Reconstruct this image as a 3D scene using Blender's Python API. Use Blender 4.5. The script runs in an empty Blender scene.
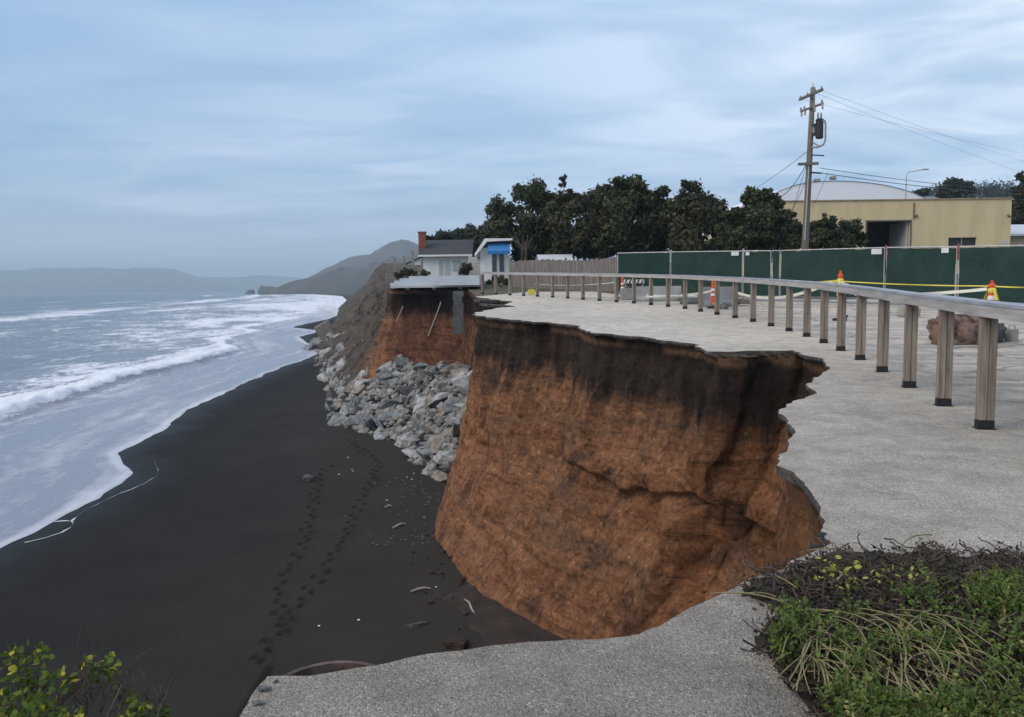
import bpy, bmesh, math, random
import numpy as np
from mathutils import Vector, Matrix, geometry
random.seed(7); rng = np.random.default_rng(7)
sc = bpy.context.scene
COL = sc.collection
R = math.radians
W, H, F = 1024, 717, 796.0
EYE = 7.5
PITCH, ROLL = R(5.16), R(0.75)
# ------------------------------------------------------------ camera
fw = Vector((0, math.cos(PITCH), -math.sin(PITCH))); r0 = Vector((1, 0, 0)); u0 = r0.cross(fw)
UP = (r0*math.sin(ROLL) + u0*math.cos(ROLL)).normalized(); RT = (r0*math.cos(ROLL) - u0*math.sin(ROLL)).normalized()
cam = bpy.data.cameras.new("camera"); co = bpy.data.objects.new("camera", cam); COL.objects.link(co)
cam.sensor_width = 36; cam.lens = F/W*36; cam.clip_start = 0.05; cam.clip_end = 40000
M = Matrix((RT, UP, -fw)).transposed().to_4x4(); M.translation = Vector((0, 0, EYE)); co.matrix_world = M
sc.camera = co
sc.render.resolution_x = W; sc.render.resolution_y = H
# ------------------------------------------------------------ world / sun / exposure
SUN_EL, SUN_AZ = R(24), R(-62)           # azimuth from +Y towards +X
world = bpy.data.worlds.new("World"); sc.world = world; world.use_nodes = True
sc.view_settings.view_transform = 'Standard'; sc.view_settings.look = 'None'
sc.view_settings.gamma = 1; sc.view_settings.exposure = 0.6; sc.view_settings.use_curve_mapping = False
nt = world.node_tree; nt.nodes.clear()
def NN(nt, t, **k):
    n = nt.nodes.new(t)
    for a, b in k.items(): setattr(n, a, b)
    return n
sky = NN(nt, 'ShaderNodeTexSky', sky_type='NISHITA'); sky.sun_disc = False
sky.sun_elevation = SUN_EL; sky.sun_rotation = SUN_AZ; sky.air_density = 1.0; sky.dust_density = 1.5; sky.ozone_density = 3
tc = NN(nt, 'ShaderNodeTexCoord'); L = nt.links.new
sep = NN(nt, 'ShaderNodeSeparateXYZ'); L(tc.outputs['Generated'], sep.inputs[0])
def math_(nt, op, a, b=None, c=None, clamp=False):
    n = NN(nt, 'ShaderNodeMath', operation=op); n.use_clamp = clamp
    for i, v in enumerate((a, b, c)):
        if v is None: continue
        if isinstance(v, (int, float)): n.inputs[i].default_value = v
        else: nt.links.new(v, n.inputs[i])
    return n.outputs[0]
zc = math_(nt, 'ADD', math_(nt, 'MAXIMUM', sep.outputs[2], 0.0), 0.10)
cx = math_(nt, 'DIVIDE', sep.outputs[0], zc); cy = math_(nt, 'DIVIDE', sep.outputs[1], zc)
cmb = NN(nt, 'ShaderNodeCombineXYZ'); L(math_(nt, 'MULTIPLY', cx, 0.55), cmb.inputs[0]); L(cy, cmb.inputs[1])
def noise_(nt, vec, scale, detail=5, rough=0.5, dist=0.0):
    n = NN(nt, 'ShaderNodeTexNoise'); n.inputs['Scale'].default_value = scale; n.inputs['Detail'].default_value = detail
    n.inputs['Roughness'].default_value = rough; n.inputs['Distortion'].default_value = dist
    if vec is not None: nt.links.new(vec, n.inputs['Vector'])
    return n
def ramp_(nt, fac, stops, interp='LINEAR'):
    n = NN(nt, 'ShaderNodeValToRGB'); e = n.color_ramp.elements; n.color_ramp.interpolation = interp
    while len(e) < len(stops): e.new(0.5)
    for i, (p, c) in enumerate(stops):
        e[i].position = p; e[i].color = (c, c, c, 1) if isinstance(c, (int, float)) else (*c, 1)
    nt.links.new(fac, n.inputs[0]); return n.outputs[0]
def mix_(nt, fac, a, b, mode='MIX'):
    n = NN(nt, 'ShaderNodeMix', data_type='RGBA', blend_type=mode)
    for s, v in ((n.inputs[0], fac), (n.inputs[6], a), (n.inputs[7], b)):
        if isinstance(v, (int, float)): s.default_value = v
        elif isinstance(v, tuple): s.default_value = (*v, 1)
        else: nt.links.new(v, s)
    return n.outputs[2]
n1 = noise_(nt, cmb.outputs[0], 0.45, 5, 0.46, 0.5)
n2 = noise_(nt, cmb.outputs[0], 1.7, 5, 0.55, 0.6)
cl = math_(nt, 'ADD', math_(nt, 'MULTIPLY', n1.outputs[0], 0.60), math_(nt, 'MULTIPLY', n2.outputs[0], 0.40))
cl = math_(nt, 'MULTIPLY_ADD', sep.outputs[0], 0.07, cl)
cfac = ramp_(nt, cl, [(0.41, 0.0), (0.50, 0.45), (0.57, 1.0)])
# cloud colours (radiance); thin high overcast, slightly brighter towards the right
side = math_(nt, 'MULTIPLY_ADD', sep.outputs[0], 0.55, 0.5, clamp=True)
gapc = ramp_(nt, sep.outputs[2], [(0.0, (0.44, 0.475, 0.56)), (0.05, (0.37, 0.435, 0.56)), (0.12, (0.24, 0.375, 0.555)), (0.40, (0.26, 0.40, 0.60)), (1.0, (0.22, 0.34, 0.54))])
cloc = ramp_(nt, side, [(0.0, (0.43, 0.485, 0.60)), (0.50, (0.44, 0.555, 0.725)), (0.80, (0.68, 0.75, 0.83))])
lay = mix_(nt, cfac, gapc, cloc)
skys = NN(nt, 'ShaderNodeMix', data_type='RGBA', blend_type='MULTIPLY'); skys.inputs[0].default_value = 1
L(sky.outputs[0], skys.inputs[6]); skys.inputs[7].default_value = (0.08, 0.08, 0.08, 1)
fin = mix_(nt, 0.88, skys.outputs[2], lay)
bg = NN(nt, 'ShaderNodeBackground'); bg.inputs[1].default_value = 1.0; L(fin, bg.inputs[0])
wo = NN(nt, 'ShaderNodeOutputWorld'); L(bg.outputs[0], wo.inputs[0])
sun = bpy.data.lights.new("sun", 'SUN'); sun.energy = 1.7; sun.angle = R(50); sun.color = (1.0, 0.83, 0.64)
so = bpy.data.objects.new("sun", sun); COL.objects.link(so)
sd = Vector((math.sin(SUN_AZ)*math.cos(SUN_EL), math.cos(SUN_AZ)*math.cos(SUN_EL), math.sin(SUN_EL)))
# the soft glow of the sky stands high behind the camera's left shoulder
sd = Vector((-0.62, -0.30, 0.72)).normalized()
sky.sun_elevation = math.asin(sd.z); sky.sun_rotation = math.atan2(sd.x, sd.y)
so.rotation_euler = sd.to_track_quat('Z', 'Y').to_euler()

# ------------------------------------------------------------ numeric helpers
def ray(px, py):
    return (fw + RT*((px-W/2)/F) + UP*((H/2-py)/F))
def at_depth(px, py, d):            # point at distance Y=d
    v = ray(px, py); t = d/v.y
    return Vector((v.x*t, d, EYE+v.z*t))
def on_plane(px, py, z=0.0):
    v = ray(px, py); t = (z-EYE)/v.z
    return Vector((v.x*t, v.y*t, z))
ZT = np.array([[-400, -1.6], [0, -1.52], [10, -1.31], [20, -1.07], [30, -.79], [40, -.47], [45, -.28], [50, -.02], [60, .45], [75, .7], [100, 1.0], [140, 2.2], [200, 5.5], [300, 9.5], [420, 12], [700, 14], [2500, 14]])
def gz(x, y):
    return np.interp(y, ZT[:, 0], ZT[:, 1]) + EYE
def on_ground(px, py):
    v = ray(px, py); lo, hi = 0.5, 120.0
    for i in range(60):
        m = (lo+hi)/2; z = EYE+v.z*m
        if z > gz(0, v.y*m): lo = m
        else: hi = m
    return Vector((v.x*lo, v.y*lo, float(gz(0, v.y*lo))))
def hsh(i, j, k, s):
    n = (i*374761393 + j*668265263 + k*2147483647 + s*974634777) & 0xffffffff
    n = ((n ^ (n >> 13))*1274126177) & 0xffffffff
    n = n ^ (n >> 16)
    return (n & 0xffff)/65535.0
def vnoise(x, y, z, s=0):
    x, y, z = np.broadcast_arrays(x, y, z)
    xi = np.floor(x).astype(np.int64); yi = np.floor(y).astype(np.int64); zi = np.floor(z).astype(np.int64)
    xf = x-xi; yf = y-yi; zf = z-zi
    u = xf*xf*(3-2*xf); v = yf*yf*(3-2*yf); w = zf*zf*(3-2*zf)
    def h(a, b, c): return hsh(xi+a, yi+b, zi+c, s)
    return ((h(0,0,0)*(1-u)+h(1,0,0)*u)*(1-v)+(h(0,1,0)*(1-u)+h(1,1,0)*u)*v)*(1-w) + ((h(0,0,1)*(1-u)+h(1,0,1)*u)*(1-v)+(h(0,1,1)*(1-u)+h(1,1,1)*u)*v)*w
def fbm(x, y, z=0.0, o=4, s=0, g=0.5):
    t = 0; a = 1.0; n = 0; x = np.asarray(x, float); y = np.asarray(y, float); z = np.asarray(z, float)
    for i in range(o):
        t = t + a*(vnoise(x*2**i, y*2**i, z*2**i, s+i)-0.5); n += a; a *= g
    return t/n*2

def tag(o, label=None, cat=None, group=None, kind=None):
    if label: o['label'] = label
    if cat: o['category'] = cat
    if group: o['group'] = group
    if kind: o['kind'] = kind
    return o
def empty(name, loc=(0, 0, 0), rz=0):
    o = bpy.data.objects.new(name, None); COL.objects.link(o); o.location = loc; o.rotation_euler = (0, 0, rz); o.empty_display_size = .2
    return o
def npmesh(name, V, Fq, mat, parent=None, smooth=True, attrs=None, loc=None):
    """V (N,3), Fq (M,k) equal-sized faces"""
    V = np.asarray(V, np.float32); Fq = np.asarray(Fq, np.int32)
    me = bpy.data.meshes.new(name); me.vertices.add(len(V)); me.vertices.foreach_set('co', V.ravel())
    k = Fq.shape[1]; me.loops.add(Fq.size); me.loops.foreach_set('vertex_index', Fq.ravel())
    me.polygons.add(len(Fq)); me.polygons.foreach_set('loop_start', np.arange(0, Fq.size, k, dtype=np.int32))
    me.polygons.foreach_set('use_smooth', np.full(len(Fq), smooth))
    for a, d in (attrs or {}).items():
        at = me.attributes.new(a, 'FLOAT', 'POINT'); at.data.foreach_set('value', np.asarray(d, np.float32))
    me.update(calc_edges=True); me.materials.append(mat)
    o = bpy.data.objects.new(name, me); COL.objects.link(o)
    if parent: o.parent = parent
    if loc is not None: o.location = loc
    return o
def grid_faces(a, b, flip=False):
    i = np.arange(a-1)[:, None]*b + np.arange(b-1)[None, :]
    f = np.stack([i, i+1, i+b+1, i+b], -1).reshape(-1, 4)
    return f[:, ::-1] if flip else f
LOCALS = set()
class MB:
    def __init__(s): s.v = []; s.f = []
    def add(s, vs, fs):
        b = len(s.v); s.v += [tuple(v) for v in vs]; s.f += [tuple(i+b for i in f) for f in fs]; return s
    def hexa(s, p):  # 8 points: bottom 4 ccw, top 4 ccw
        return s.add(p, [(3,2,1,0), (4,5,6,7), (0,1,5,4), (1,2,6,5), (2,3,7,6), (3,0,4,7)])
    def box(s, c, d, rz=0, m=None, bev=0.0):
        x, y, z = d[0]/2, d[1]/2, d[2]/2
        rot = m if m else Matrix.Rotation(rz, 3, 'Z'); c = Vector(c)
        if bev <= 0:
            P = [Vector(q) for q in ((-x,-y,-z),(x,-y,-z),(x,y,-z),(-x,y,-z),(-x,-y,z),(x,-y,z),(x,y,z),(-x,y,z))]
            return s.hexa([c+rot@q for q in P])
        bm = bmesh.new(); bmesh.ops.create_cube(bm, size=1)
        for v in bm.verts: v.co = Vector((v.co.x*2*x, v.co.y*2*y, v.co.z*2*z))
        bmesh.ops.bevel(bm, geom=bm.edges[:], offset=bev, segments=2, affect='EDGES')
        for v in bm.verts: v.co = c+rot@v.co
        s.add([v.co for v in bm.verts], [[v.index for v in f.verts] for f in bm.faces]) if False else s._bm(bm)
        return s
    def _bm(s, bm):
        bm.verts.index_update(); s.add([v.co for v in bm.verts], [[v.index for v in f.verts] for f in bm.faces]); bm.free()
    def beam(s, a, b, w, h, bev=0.0):
        a, b = Vector(a), Vector(b); d = (b-a); l = d.length; d.normalize()
        side = d.cross(Vector((0, 0, 1)))
        if side.length < 1e-4: side = Vector((1, 0, 0))
        side.normalize(); up = side.cross(d)
        m = Matrix((side, d, up)).transposed()
        return s.box((a+b)/2, (w, l, h), m=m, bev=bev)
    def tube(s, pts, rad, n=8, cap=True):
        pts = [Vector(p) for p in pts]; N = len(pts)
        if not hasattr(rad, '__len__'): rad = [rad]*N
        base = len(s.v); prev = None
        for i, p in enumerate(pts):
            d = (pts[min(i+1, N-1)]-pts[max(i-1, 0)]).normalized()
            if prev is None:
                a = Vector((0, 0, 1)) if abs(d.z) < .9 else Vector((1, 0, 0)); u = d.cross(a).normalized()
            else: u = (prev - d*prev.dot(d)).normalized()
            w = d.cross(u); prev = u
            for k in range(n):
                t = 2*math.pi*k/n; s.v.append(tuple(p+(u*math.cos(t)+w*math.sin(t))*rad[i]))
        for i in range(N-1):
            for k in range(n):
                s.f.append((base+i*n+k, base+i*n+(k+1) % n, base+(i+1)*n+(k+1) % n, base+(i+1)*n+k))
        if cap: s.f.append(tuple(base+k for k in range(n))[::-1]); s.f.append(tuple(base+(N-1)*n+k for k in range(n)))
        return s
    def lathe(s, prof, c=(0, 0, 0), n=20, axis=None):
        c = Vector(c); base = len(s.v); m = axis.to_matrix() if axis else Matrix.Identity(3)
        for r, z in prof:
            for k in range(n):
                t = 2*math.pi*k/n; s.v.append(tuple(c+m@Vector((r*math.cos(t), r*math.sin(t), z))))
        for i in range(len(prof)-1):
            for k in range(n): s.f.append((base+i*n+k, base+i*n+(k+1) % n, base+(i+1)*n+(k+1) % n, base+(i+1)*n+k))
        s.f.append(tuple(base+k for k in range(n))[::-1]); s.f.append(tuple(base+(len(prof)-1)*n+k for k in range(n)))
        return s
    def build(s, name, mat, parent=None, smooth=False):
        me = bpy.data.meshes.new(name); me.from_pydata(s.v, [], s.f); me.update(); me.materials.append(mat)
        if smooth: me.polygons.foreach_set('use_smooth', [True]*len(me.polygons))
        o = bpy.data.objects.new(name, me); COL.objects.link(o)
        if parent:
            o.parent = parent
            inv = Matrix.Identity(4); q_ = parent; loc_ = False
            while q_:
                inv = Matrix.Translation(Vector(q_.location)) @ Matrix.Rotation(q_.rotation_euler[2], 4, 'Z') @ inv; loc_ = loc_ or q_.name in LOCALS; q_ = q_.parent
            if not loc_: me.transform(inv.inverted())
        return o
# MB geometry is written in WORLD coordinates; build() moves it into the parent's frame unless parent['_local'] is set
def copy_tree(o, parent=None):
    c = o.copy(); COL.objects.link(c); c.parent = parent
    for ch in [x for x in COL.objects if x.parent == o]: copy_tree(ch, c)
    return c

# ------------------------------------------------------------ materials
def mat(name, col=(.5,.5,.5), rough=.85, var=0.0, vscale=4.0, bump=0.0, bscale=20.0, metal=0.0, col2=None, coord='Object', spec=.3, stretch=None, fac=(.35,.65)):
    m = bpy.data.materials.new(name); m.use_nodes = True; n = m.node_tree; b = n.nodes['Principled BSDF']
    b.inputs['Roughness'].default_value = rough; b.inputs['Metallic'].default_value = metal; b.inputs['Specular IOR Level'].default_value = spec
    b.inputs['Base Color'].default_value = (*col, 1)
    if coord == 'World': v = NN(n, 'ShaderNodeNewGeometry').outputs['Position']
    else: v = NN(n, 'ShaderNodeTexCoord').outputs['Object']
    if stretch:
        mp = NN(n, 'ShaderNodeMapping'); mp.inputs['Scale'].default_value = stretch; n.links.new(v, mp.inputs[0]); v = mp.outputs[0]
    if col2 or var:
        c2 = col2 or tuple(c*(1-var) for c in col)
        ns = noise_(n, v, vscale, 6, .6)
        f = ramp_(n, ns.outputs[0], [(fac[0], 0.0), (fac[1], 1.0)])
        n.links.new(mix_(n, f, col, c2), b.inputs['Base Color'])
    if bump:
        nb = noise_(n, v, bscale, 5, .6); bn = NN(n, 'ShaderNodeBump'); bn.inputs['Strength'].default_value = 1; bn.inputs['Distance'].default_value = bump
        n.links.new(nb.outputs[0], bn.inputs['Height']); n.links.new(bn.outputs[0], b.inputs['Normal'])
    return m
def nodes(m): n = m.node_tree; return n, n.nodes['Principled BSDF']
WOOD = mat('weathered_wood', (.30,.27,.24), .9, col2=(.16,.14,.125), vscale=3, bump=.004, bscale=14, stretch=(9,9,1.2))
WOODP = mat('post_wood', (.29,.245,.20), .9, col2=(.13,.105,.085), vscale=2.2, bump=.003, bscale=10, stretch=(10,10,.8), fac=(.35,.68))
RAILF = mat('rail_board', (.42,.41,.39), .85, col2=(.29,.275,.26), vscale=1.5, bump=.002, bscale=12, coord='World', stretch=(2,1,8))
RAILC = mat('rail_cap', (.34,.37,.42), .8, col2=(.24,.26,.29), vscale=2, bump=.001, bscale=20, coord='World')
BLACK = mat('black_steel', (.02,.02,.022), .6, var=.3, vscale=20)
GALV = mat('galvanised_steel', (.48,.49,.50), .5, var=.25, vscale=9, metal=.4)
GREEN = mat('green_screen', (.020,.050,.042), .9, col2=(.012,.034,.029), vscale=1.6, bump=.07, bscale=1.9, stretch=(1,1,.7))
GREEND = mat('dark_green_screen', (.012,.042,.036), .9, col2=(.009,.03,.026), vscale=1.3, bump=.02, bscale=1.6)
WHITE = mat('white_paint', (.74,.75,.74), .7, var=.12, vscale=3)
WHITED = mat('dull_white_paint', (.50,.52,.52), .8, var=.15, vscale=2)
ORANGE = mat('orange_plastic', (.75,.10,.03), .55, var=.2, vscale=8)
YTAPE = mat('yellow_tape', (.72,.60,.10), .5, var=.15, vscale=8)
WTAPE = mat('pale_tape', (.68,.69,.60), .5, var=.15, vscale=8)
REDT = mat('red_tape', (.30,.06,.06), .6, var=.2, vscale=8)
YBLDG = mat('yellow_stucco', (.64,.52,.31), .9, col2=(.53,.43,.265), vscale=.9, bump=.01, bscale=6, stretch=(1,1,.22), fac=(.42,.72))
DARKIN = mat('dark_interior', (.02,.02,.022), .9, var=.2)
ROOFG = mat('grey_shingle', (.055,.06,.068), .9, var=.3, vscale=2, bump=.03, bscale=5)
DOME = mat('dome_metal', (.82,.84,.88), .6, col2=(.76,.78,.82), vscale=.15)
DOMEG = mat('old_dome_metal', (.42,.48,.46), .6, col2=(.34,.38,.38), vscale=.2)
BRICK = mat('red_brick', (.26,.09,.06), .9, var=.35, vscale=3, bump=.01, bscale=20)
BLUE = mat('blue_awning', (.035,.17,.42), .7, var=.15, vscale=3)
GLASS = mat('dark_window_glass', (.03,.04,.05), .15, spec=.6)
CURT = mat('pale_curtain_glass', (.42,.48,.48), .3, var=.1)
CONC = mat('concrete', (.34,.34,.33), .9, var=.3, vscale=2, bump=.01, bscale=12)
CONCD = mat('dark_concrete', (.14,.15,.155), .9, var=.35, vscale=2, bump=.01, bscale=12)
CONCB = mat('pale_concrete', (.50,.55,.60), .85, var=.15, vscale=1.5, bump=.004, bscale=12)
RUST = mat('rusty_steel', (.045,.030,.028), .75, col2=(.13,.10,.09), vscale=14, bump=.002, bscale=40)
POLEW = mat('pole_wood', (.20,.175,.155), .9, col2=(.11,.098,.088), vscale=2, bump=.006, bscale=8, stretch=(8,8,.7))
DARKM = mat('dark_metal', (.03,.032,.035), .5, var=.2)
CER = mat('grey_ceramic', (.30,.31,.32), .4, var=.2)
WIRE = mat('wire', (.06,.065,.07), .6)
BARK = mat('bark', (.075,.06,.048), .95, var=.4, vscale=5, bump=.02, bscale=14)
DRIFT = mat('driftwood', (.34,.31,.27), .9, var=.4, vscale=12)
def leafmat(name, c1, c2, sc_=1.2, c3=None):
    m = mat(name, c1, .65, spec=.25); n, b = nodes(m)
    v = NN(n, 'ShaderNodeNewGeometry').outputs['Position']
    f1 = ramp_(n, noise_(n, v, sc_, 3, .6).outputs[0], [(.38, 0.0), (.62, 1.0)])
    at = NN(n, 'ShaderNodeAttribute', attribute_name='rnd')
    f = math_(n, 'MULTIPLY_ADD', at.outputs['Fac'], .6, math_(n, 'MULTIPLY', f1, .4))
    c = mix_(n, f, c1, c2)
    if c3: c = mix_(n, ramp_(n, at.outputs['Fac'], [(.86, 0.0), (.9, 1.0)]), c, c3)
    n.links.new(c, b.inputs['Base Color'])
    tr = NN(n, 'ShaderNodeBsdfTranslucent'); n.links.new(c, tr.inputs[0]); ms = NN(n, 'ShaderNodeMixShader'); ms.inputs[0].default_value = .25
    n.links.new(b.outputs[0], ms.inputs[1]); n.links.new(tr.outputs[0], ms.inputs[2]); n.links.new(ms.outputs[0], n.nodes['Material Output'].inputs[0])
    return m
LEAFD = leafmat('dark_leaves', (.015,.022,.012), (.085,.100,.046))
LEAFB = leafmat('brownish_leaves', (.018,.022,.012), (.095,.098,.050))
LEAFF = leafmat('far_leaves', (.022,.034,.026), (.045,.060,.042), .2)
LEAFG = leafmat('fresh_green_leaves', (.030,.060,.013), (.145,.215,.045), 5, (.26,.26,.09))
LEAFY = leafmat('yellow_green_leaves', (.028,.060,.010), (.14,.19,.025), 8, (.44,.38,.05))
DEADL = leafmat('dead_twigs', (.012,.010,.009), (.060,.046,.034), 6)
STRAW = mat('straw_stems', (.27,.24,.125), .8, col2=(.12,.115,.055), vscale=9)
TWIG = mat('brown_twigs', (.085,.066,.052), .9, var=.4, vscale=12)

# pavement
PAVE = mat('pavement_surface', (.4,.4,.4), .93, spec=.2); n, b = nodes(PAVE)
P = NN(n, 'ShaderNodeNewGeometry').outputs['Position']
big = ramp_(n, noise_(n, P, .22, 5, .6, .4).outputs[0], [(.36, 0.0), (.64, 1.0)])
c = mix_(n, big, (.33,.315,.30), (.46,.435,.405))
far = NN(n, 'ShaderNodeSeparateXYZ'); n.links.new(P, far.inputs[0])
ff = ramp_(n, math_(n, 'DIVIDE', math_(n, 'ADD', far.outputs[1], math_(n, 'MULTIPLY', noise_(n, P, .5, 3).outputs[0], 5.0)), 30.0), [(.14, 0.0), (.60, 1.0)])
c = mix_(n, ff, mix_(n, big, (.225,.207,.182), (.345,.318,.280)), mix_(n, big, (.53,.48,.415), (.66,.60,.52)))   # darker at the near end, paler towards the far end
med = ramp_(n, noise_(n, P, 3.2, 6, .7, .3).outputs[0], [(.35, .72), (.65, 1.08)])
c = mix_(n, 1.0, c, med, 'MULTIPLY')
sp1 = NN(n, 'ShaderNodeTexVoronoi'); sp1.inputs['Scale'].default_value = 125; n.links.new(P, sp1.inputs['Vector'])
spr = ramp_(n, NN(n, 'ShaderNodeSeparateColor').outputs[0], [(0, 0.0), (1, 1.0)])
sepc = NN(n, 'ShaderNodeSeparateColor'); n.links.new(sp1.outputs['Color'], sepc.inputs[0])
spk = ramp_(n, sepc.outputs[0], [(.0, .45), (.25, .84), (.7, 1.0), (.92, 1.18), (1.0, 1.8)])
c = mix_(n, .8, c, spk, 'MULTIPLY')
def cracks(n, P, scale, w, seedoff, dist=.6):
    mp = NN(n, 'ShaderNodeMapping'); mp.inputs['Location'].default_value = (seedoff, seedoff*1.7, 0); mp.inputs['Scale'].default_value = (1, 1, 0); n.links.new(P, mp.inputs[0])
    wn = noise_(n, mp.outputs[0], scale*2.2, 4, .6); va = NN(n, 'ShaderNodeVectorMath', operation='MULTIPLY_ADD')
    n.links.new(wn.outputs['Color'], va.inputs[0]); va.inputs[1].default_value = (dist,)*3; n.links.new(mp.outputs[0], va.inputs[2])
    vo = NN(n, 'ShaderNodeTexVoronoi', feature='DISTANCE_TO_EDGE'); vo.inputs['Scale'].default_value = scale; n.links.new(va.outputs[0], vo.inputs['Vector'])
    return ramp_(n, vo.outputs['Distance'], [(0.0, 1.0), (w, 0.0)])
lot = NN(n, 'ShaderNodeAttribute', attribute_name='lot')
ck = math_(n, 'MULTIPLY', math_(n, 'MULTIPLY', cracks(n, P, .45, .03, 3.1, .9), .7), lot.outputs['Fac'])
c = mix_(n, ck, c, (.12,.115,.11))
mpl = NN(n, 'ShaderNodeMapping'); mpl.inputs['Scale'].default_value = (.25, 2.2, 1); mpl.inputs['Rotation'].default_value = (0, 0, R(25)); n.links.new(P, mpl.inputs[0])
lay_ = ramp_(n, noise_(n, mpl.outputs[0], 1.0, 6, .65, .8).outputs[0], [(.40, .58), (.56, 1.04)])
c = mix_(n, math_(n, 'MULTIPLY', lot.outputs['Fac'], .8), c, mix_(n, 1.0, c, lay_, 'MULTIPLY'))
n.links.new(c, b.inputs['Base Color'])
bn = NN(n, 'ShaderNodeBump'); bn.inputs['Distance'].default_value = .010; bn.inputs['Strength'].default_value = .8
hb = math_(n, 'ADD', math_(n, 'MULTIPLY', sp1.outputs['Distance'], -1.0), math_(n, 'MULTIPLY', noise_(n, P, 9, 6, .7).outputs[0], 2.2))
n.links.new(hb, bn.inputs['Height']); n.links.new(bn.outputs[0], b.inputs['Normal'])

# earth of the cliff
CLIFF = mat('cliff_earth', (.3,.14,.07), .97, spec=.1); n, b = nodes(CLIFF)
P = NN(n, 'ShaderNodeNewGeometry').outputs['Position']
dep = NN(n, 'ShaderNodeAttribute', attribute_name='dep')      # metres below the turf line
alo = NN(n, 'ShaderNodeAttribute', attribute_name='along')    # metres along the cliff
mp = NN(n, 'ShaderNodeMapping'); mp.inputs['Scale'].default_value = (1, 1, .18); n.links.new(P, mp.inputs[0])
streak = noise_(n, mp.outputs[0], 1.9, 7, .62, .3).outputs[0]
mp2 = NN(n, 'ShaderNodeMapping'); mp2.inputs['Scale'].default_value = (.35, .35, 2.0); mp2.inputs['Rotation'].default_value = (R(-9), R(6), 0); n.links.new(P, mp2.inputs[0])
strata = noise_(n, mp2.outputs[0], 1.3, 6, .6, .5).outputs[0]
blot = noise_(n, P, .75, 6, .62, .6).outputs[0]
fine = noise_(n, P, 11, 9, .8).outputs[0]
c = mix_(n, ramp_(n, strata, [(.34, 0.0), (.66, 1.0)]), (.145,.064,.031), (.300,.145,.076))
c = mix_(n, ramp_(n, streak, [(.42, 0.0), (.62, .55)]), c, (.33,.17,.09))
c = mix_(n, ramp_(n, blot, [(.54, 0.0), (.62, .8)]), c, (.070,.042,.032))
mot = noise_(n, P, 3.1, 8, .75, .5).outputs[0]
c = mix_(n, 1.0, c, ramp_(n, mot, [(.34, .45), (.46, .95), (.60, 1.05), (.72, 1.4)]), 'MULTIPLY')
grn = noise_(n, mp2.outputs[0], .55, 4, .6, 1.0).outputs[0]
c = mix_(n, ramp_(n, grn, [(.52, 0.0), (.64, .45)]), c, (.15,.095,.064))
mp3 = NN(n, 'ShaderNodeMapping'); mp3.inputs['Scale'].default_value = (.5, .5, 7.0); mp3.inputs['Rotation'].default_value = (R(-10), R(9), 0); n.links.new(P, mp3.inputs[0])
lam = noise_(n, mp3.outputs[0], 1.1, 6, .65, .7).outputs[0]
c = mix_(n, 1.0, c, ramp_(n, lam, [(.34, .58), (.45, 1.0), (.60, 1.06), (.70, 1.38)]), 'MULTIPLY')
c = mix_(n, 1.0, c, ramp_(n, fine, [(.3, .5), (.5, .98), (.72, 1.45)]), 'MULTIPLY')
dd = math_(n, 'ADD', dep.outputs['Fac'], math_(n, 'MULTIPLY_ADD', streak, 1.9, -.95))
soil = ramp_(n, math_(n, 'DIVIDE', dd, 4.0), [(.27, 1.0), (.40, .25), (.52, 0.0)])
top = mix_(n, ramp_(n, streak, [(.35, 0.0), (.62, 1.0)]), (.020,.016,.014), (.055,.039,.030))
c = mix_(n, soil, c, top)
b1 = ramp_(n, math_(n, 'DIVIDE', dep.outputs['Fac'], .8), [(.18, 1.0), (.32, 0.0)])
c = mix_(n, math_(n, 'MULTIPLY', b1, ramp_(n, noise_(n, P, 1.2, 4).outputs[0], [(.4, 0.0), (.55, .8)])), c, (.26,.15,.09))
vch = NN(n, 'ShaderNodeTexVoronoi'); vch.inputs['Scale'].default_value = 13; n.links.new(P, vch.inputs['Vector']); vsc = NN(n, 'ShaderNodeSeparateColor'); n.links.new(vch.outputs['Color'], vsc.inputs[0])
c = mix_(n, 1.0, c, ramp_(n, vsc.outputs[0], [(0.0, .66), (.2, .95), (.9, 1.04), (1.0, 1.5)]), 'MULTIPLY')
far_ = NN(n, 'ShaderNodeAttribute', attribute_name='farc')
c = mix_(n, far_.outputs['Fac'], c, mix_(n, ramp_(n, blot, [(.4, 0.0), (.6, 1.0)]), (.044,.041,.038), (.110,.091,.073)))
rw = NN(n, 'ShaderNodeAttribute', attribute_name='soil_shade')
c = mix_(n, math_(n, 'MULTIPLY', rw.outputs['Fac'], .8), c, mix_(n, 1.0, c, (.52,.50,.60), 'MULTIPLY'))  # darker soil of the bluff under the patio, its shadow mixed into the colour
n.links.new(c, b.inputs['Base Color'])
bn = NN(n, 'ShaderNodeBump'); bn.inputs['Distance'].default_value = .12; bn.inputs['Strength'].default_value = 1.0
hb = math_(n, 'ADD', math_(n, 'MULTIPLY', streak, .6), math_(n, 'ADD', math_(n, 'MULTIPLY', fine, .8), math_(n, 'MULTIPLY', strata, .5)))
n.links.new(hb, bn.inputs['Height']); n.links.new(bn.outputs[0], b.inputs['Normal'])

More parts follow.
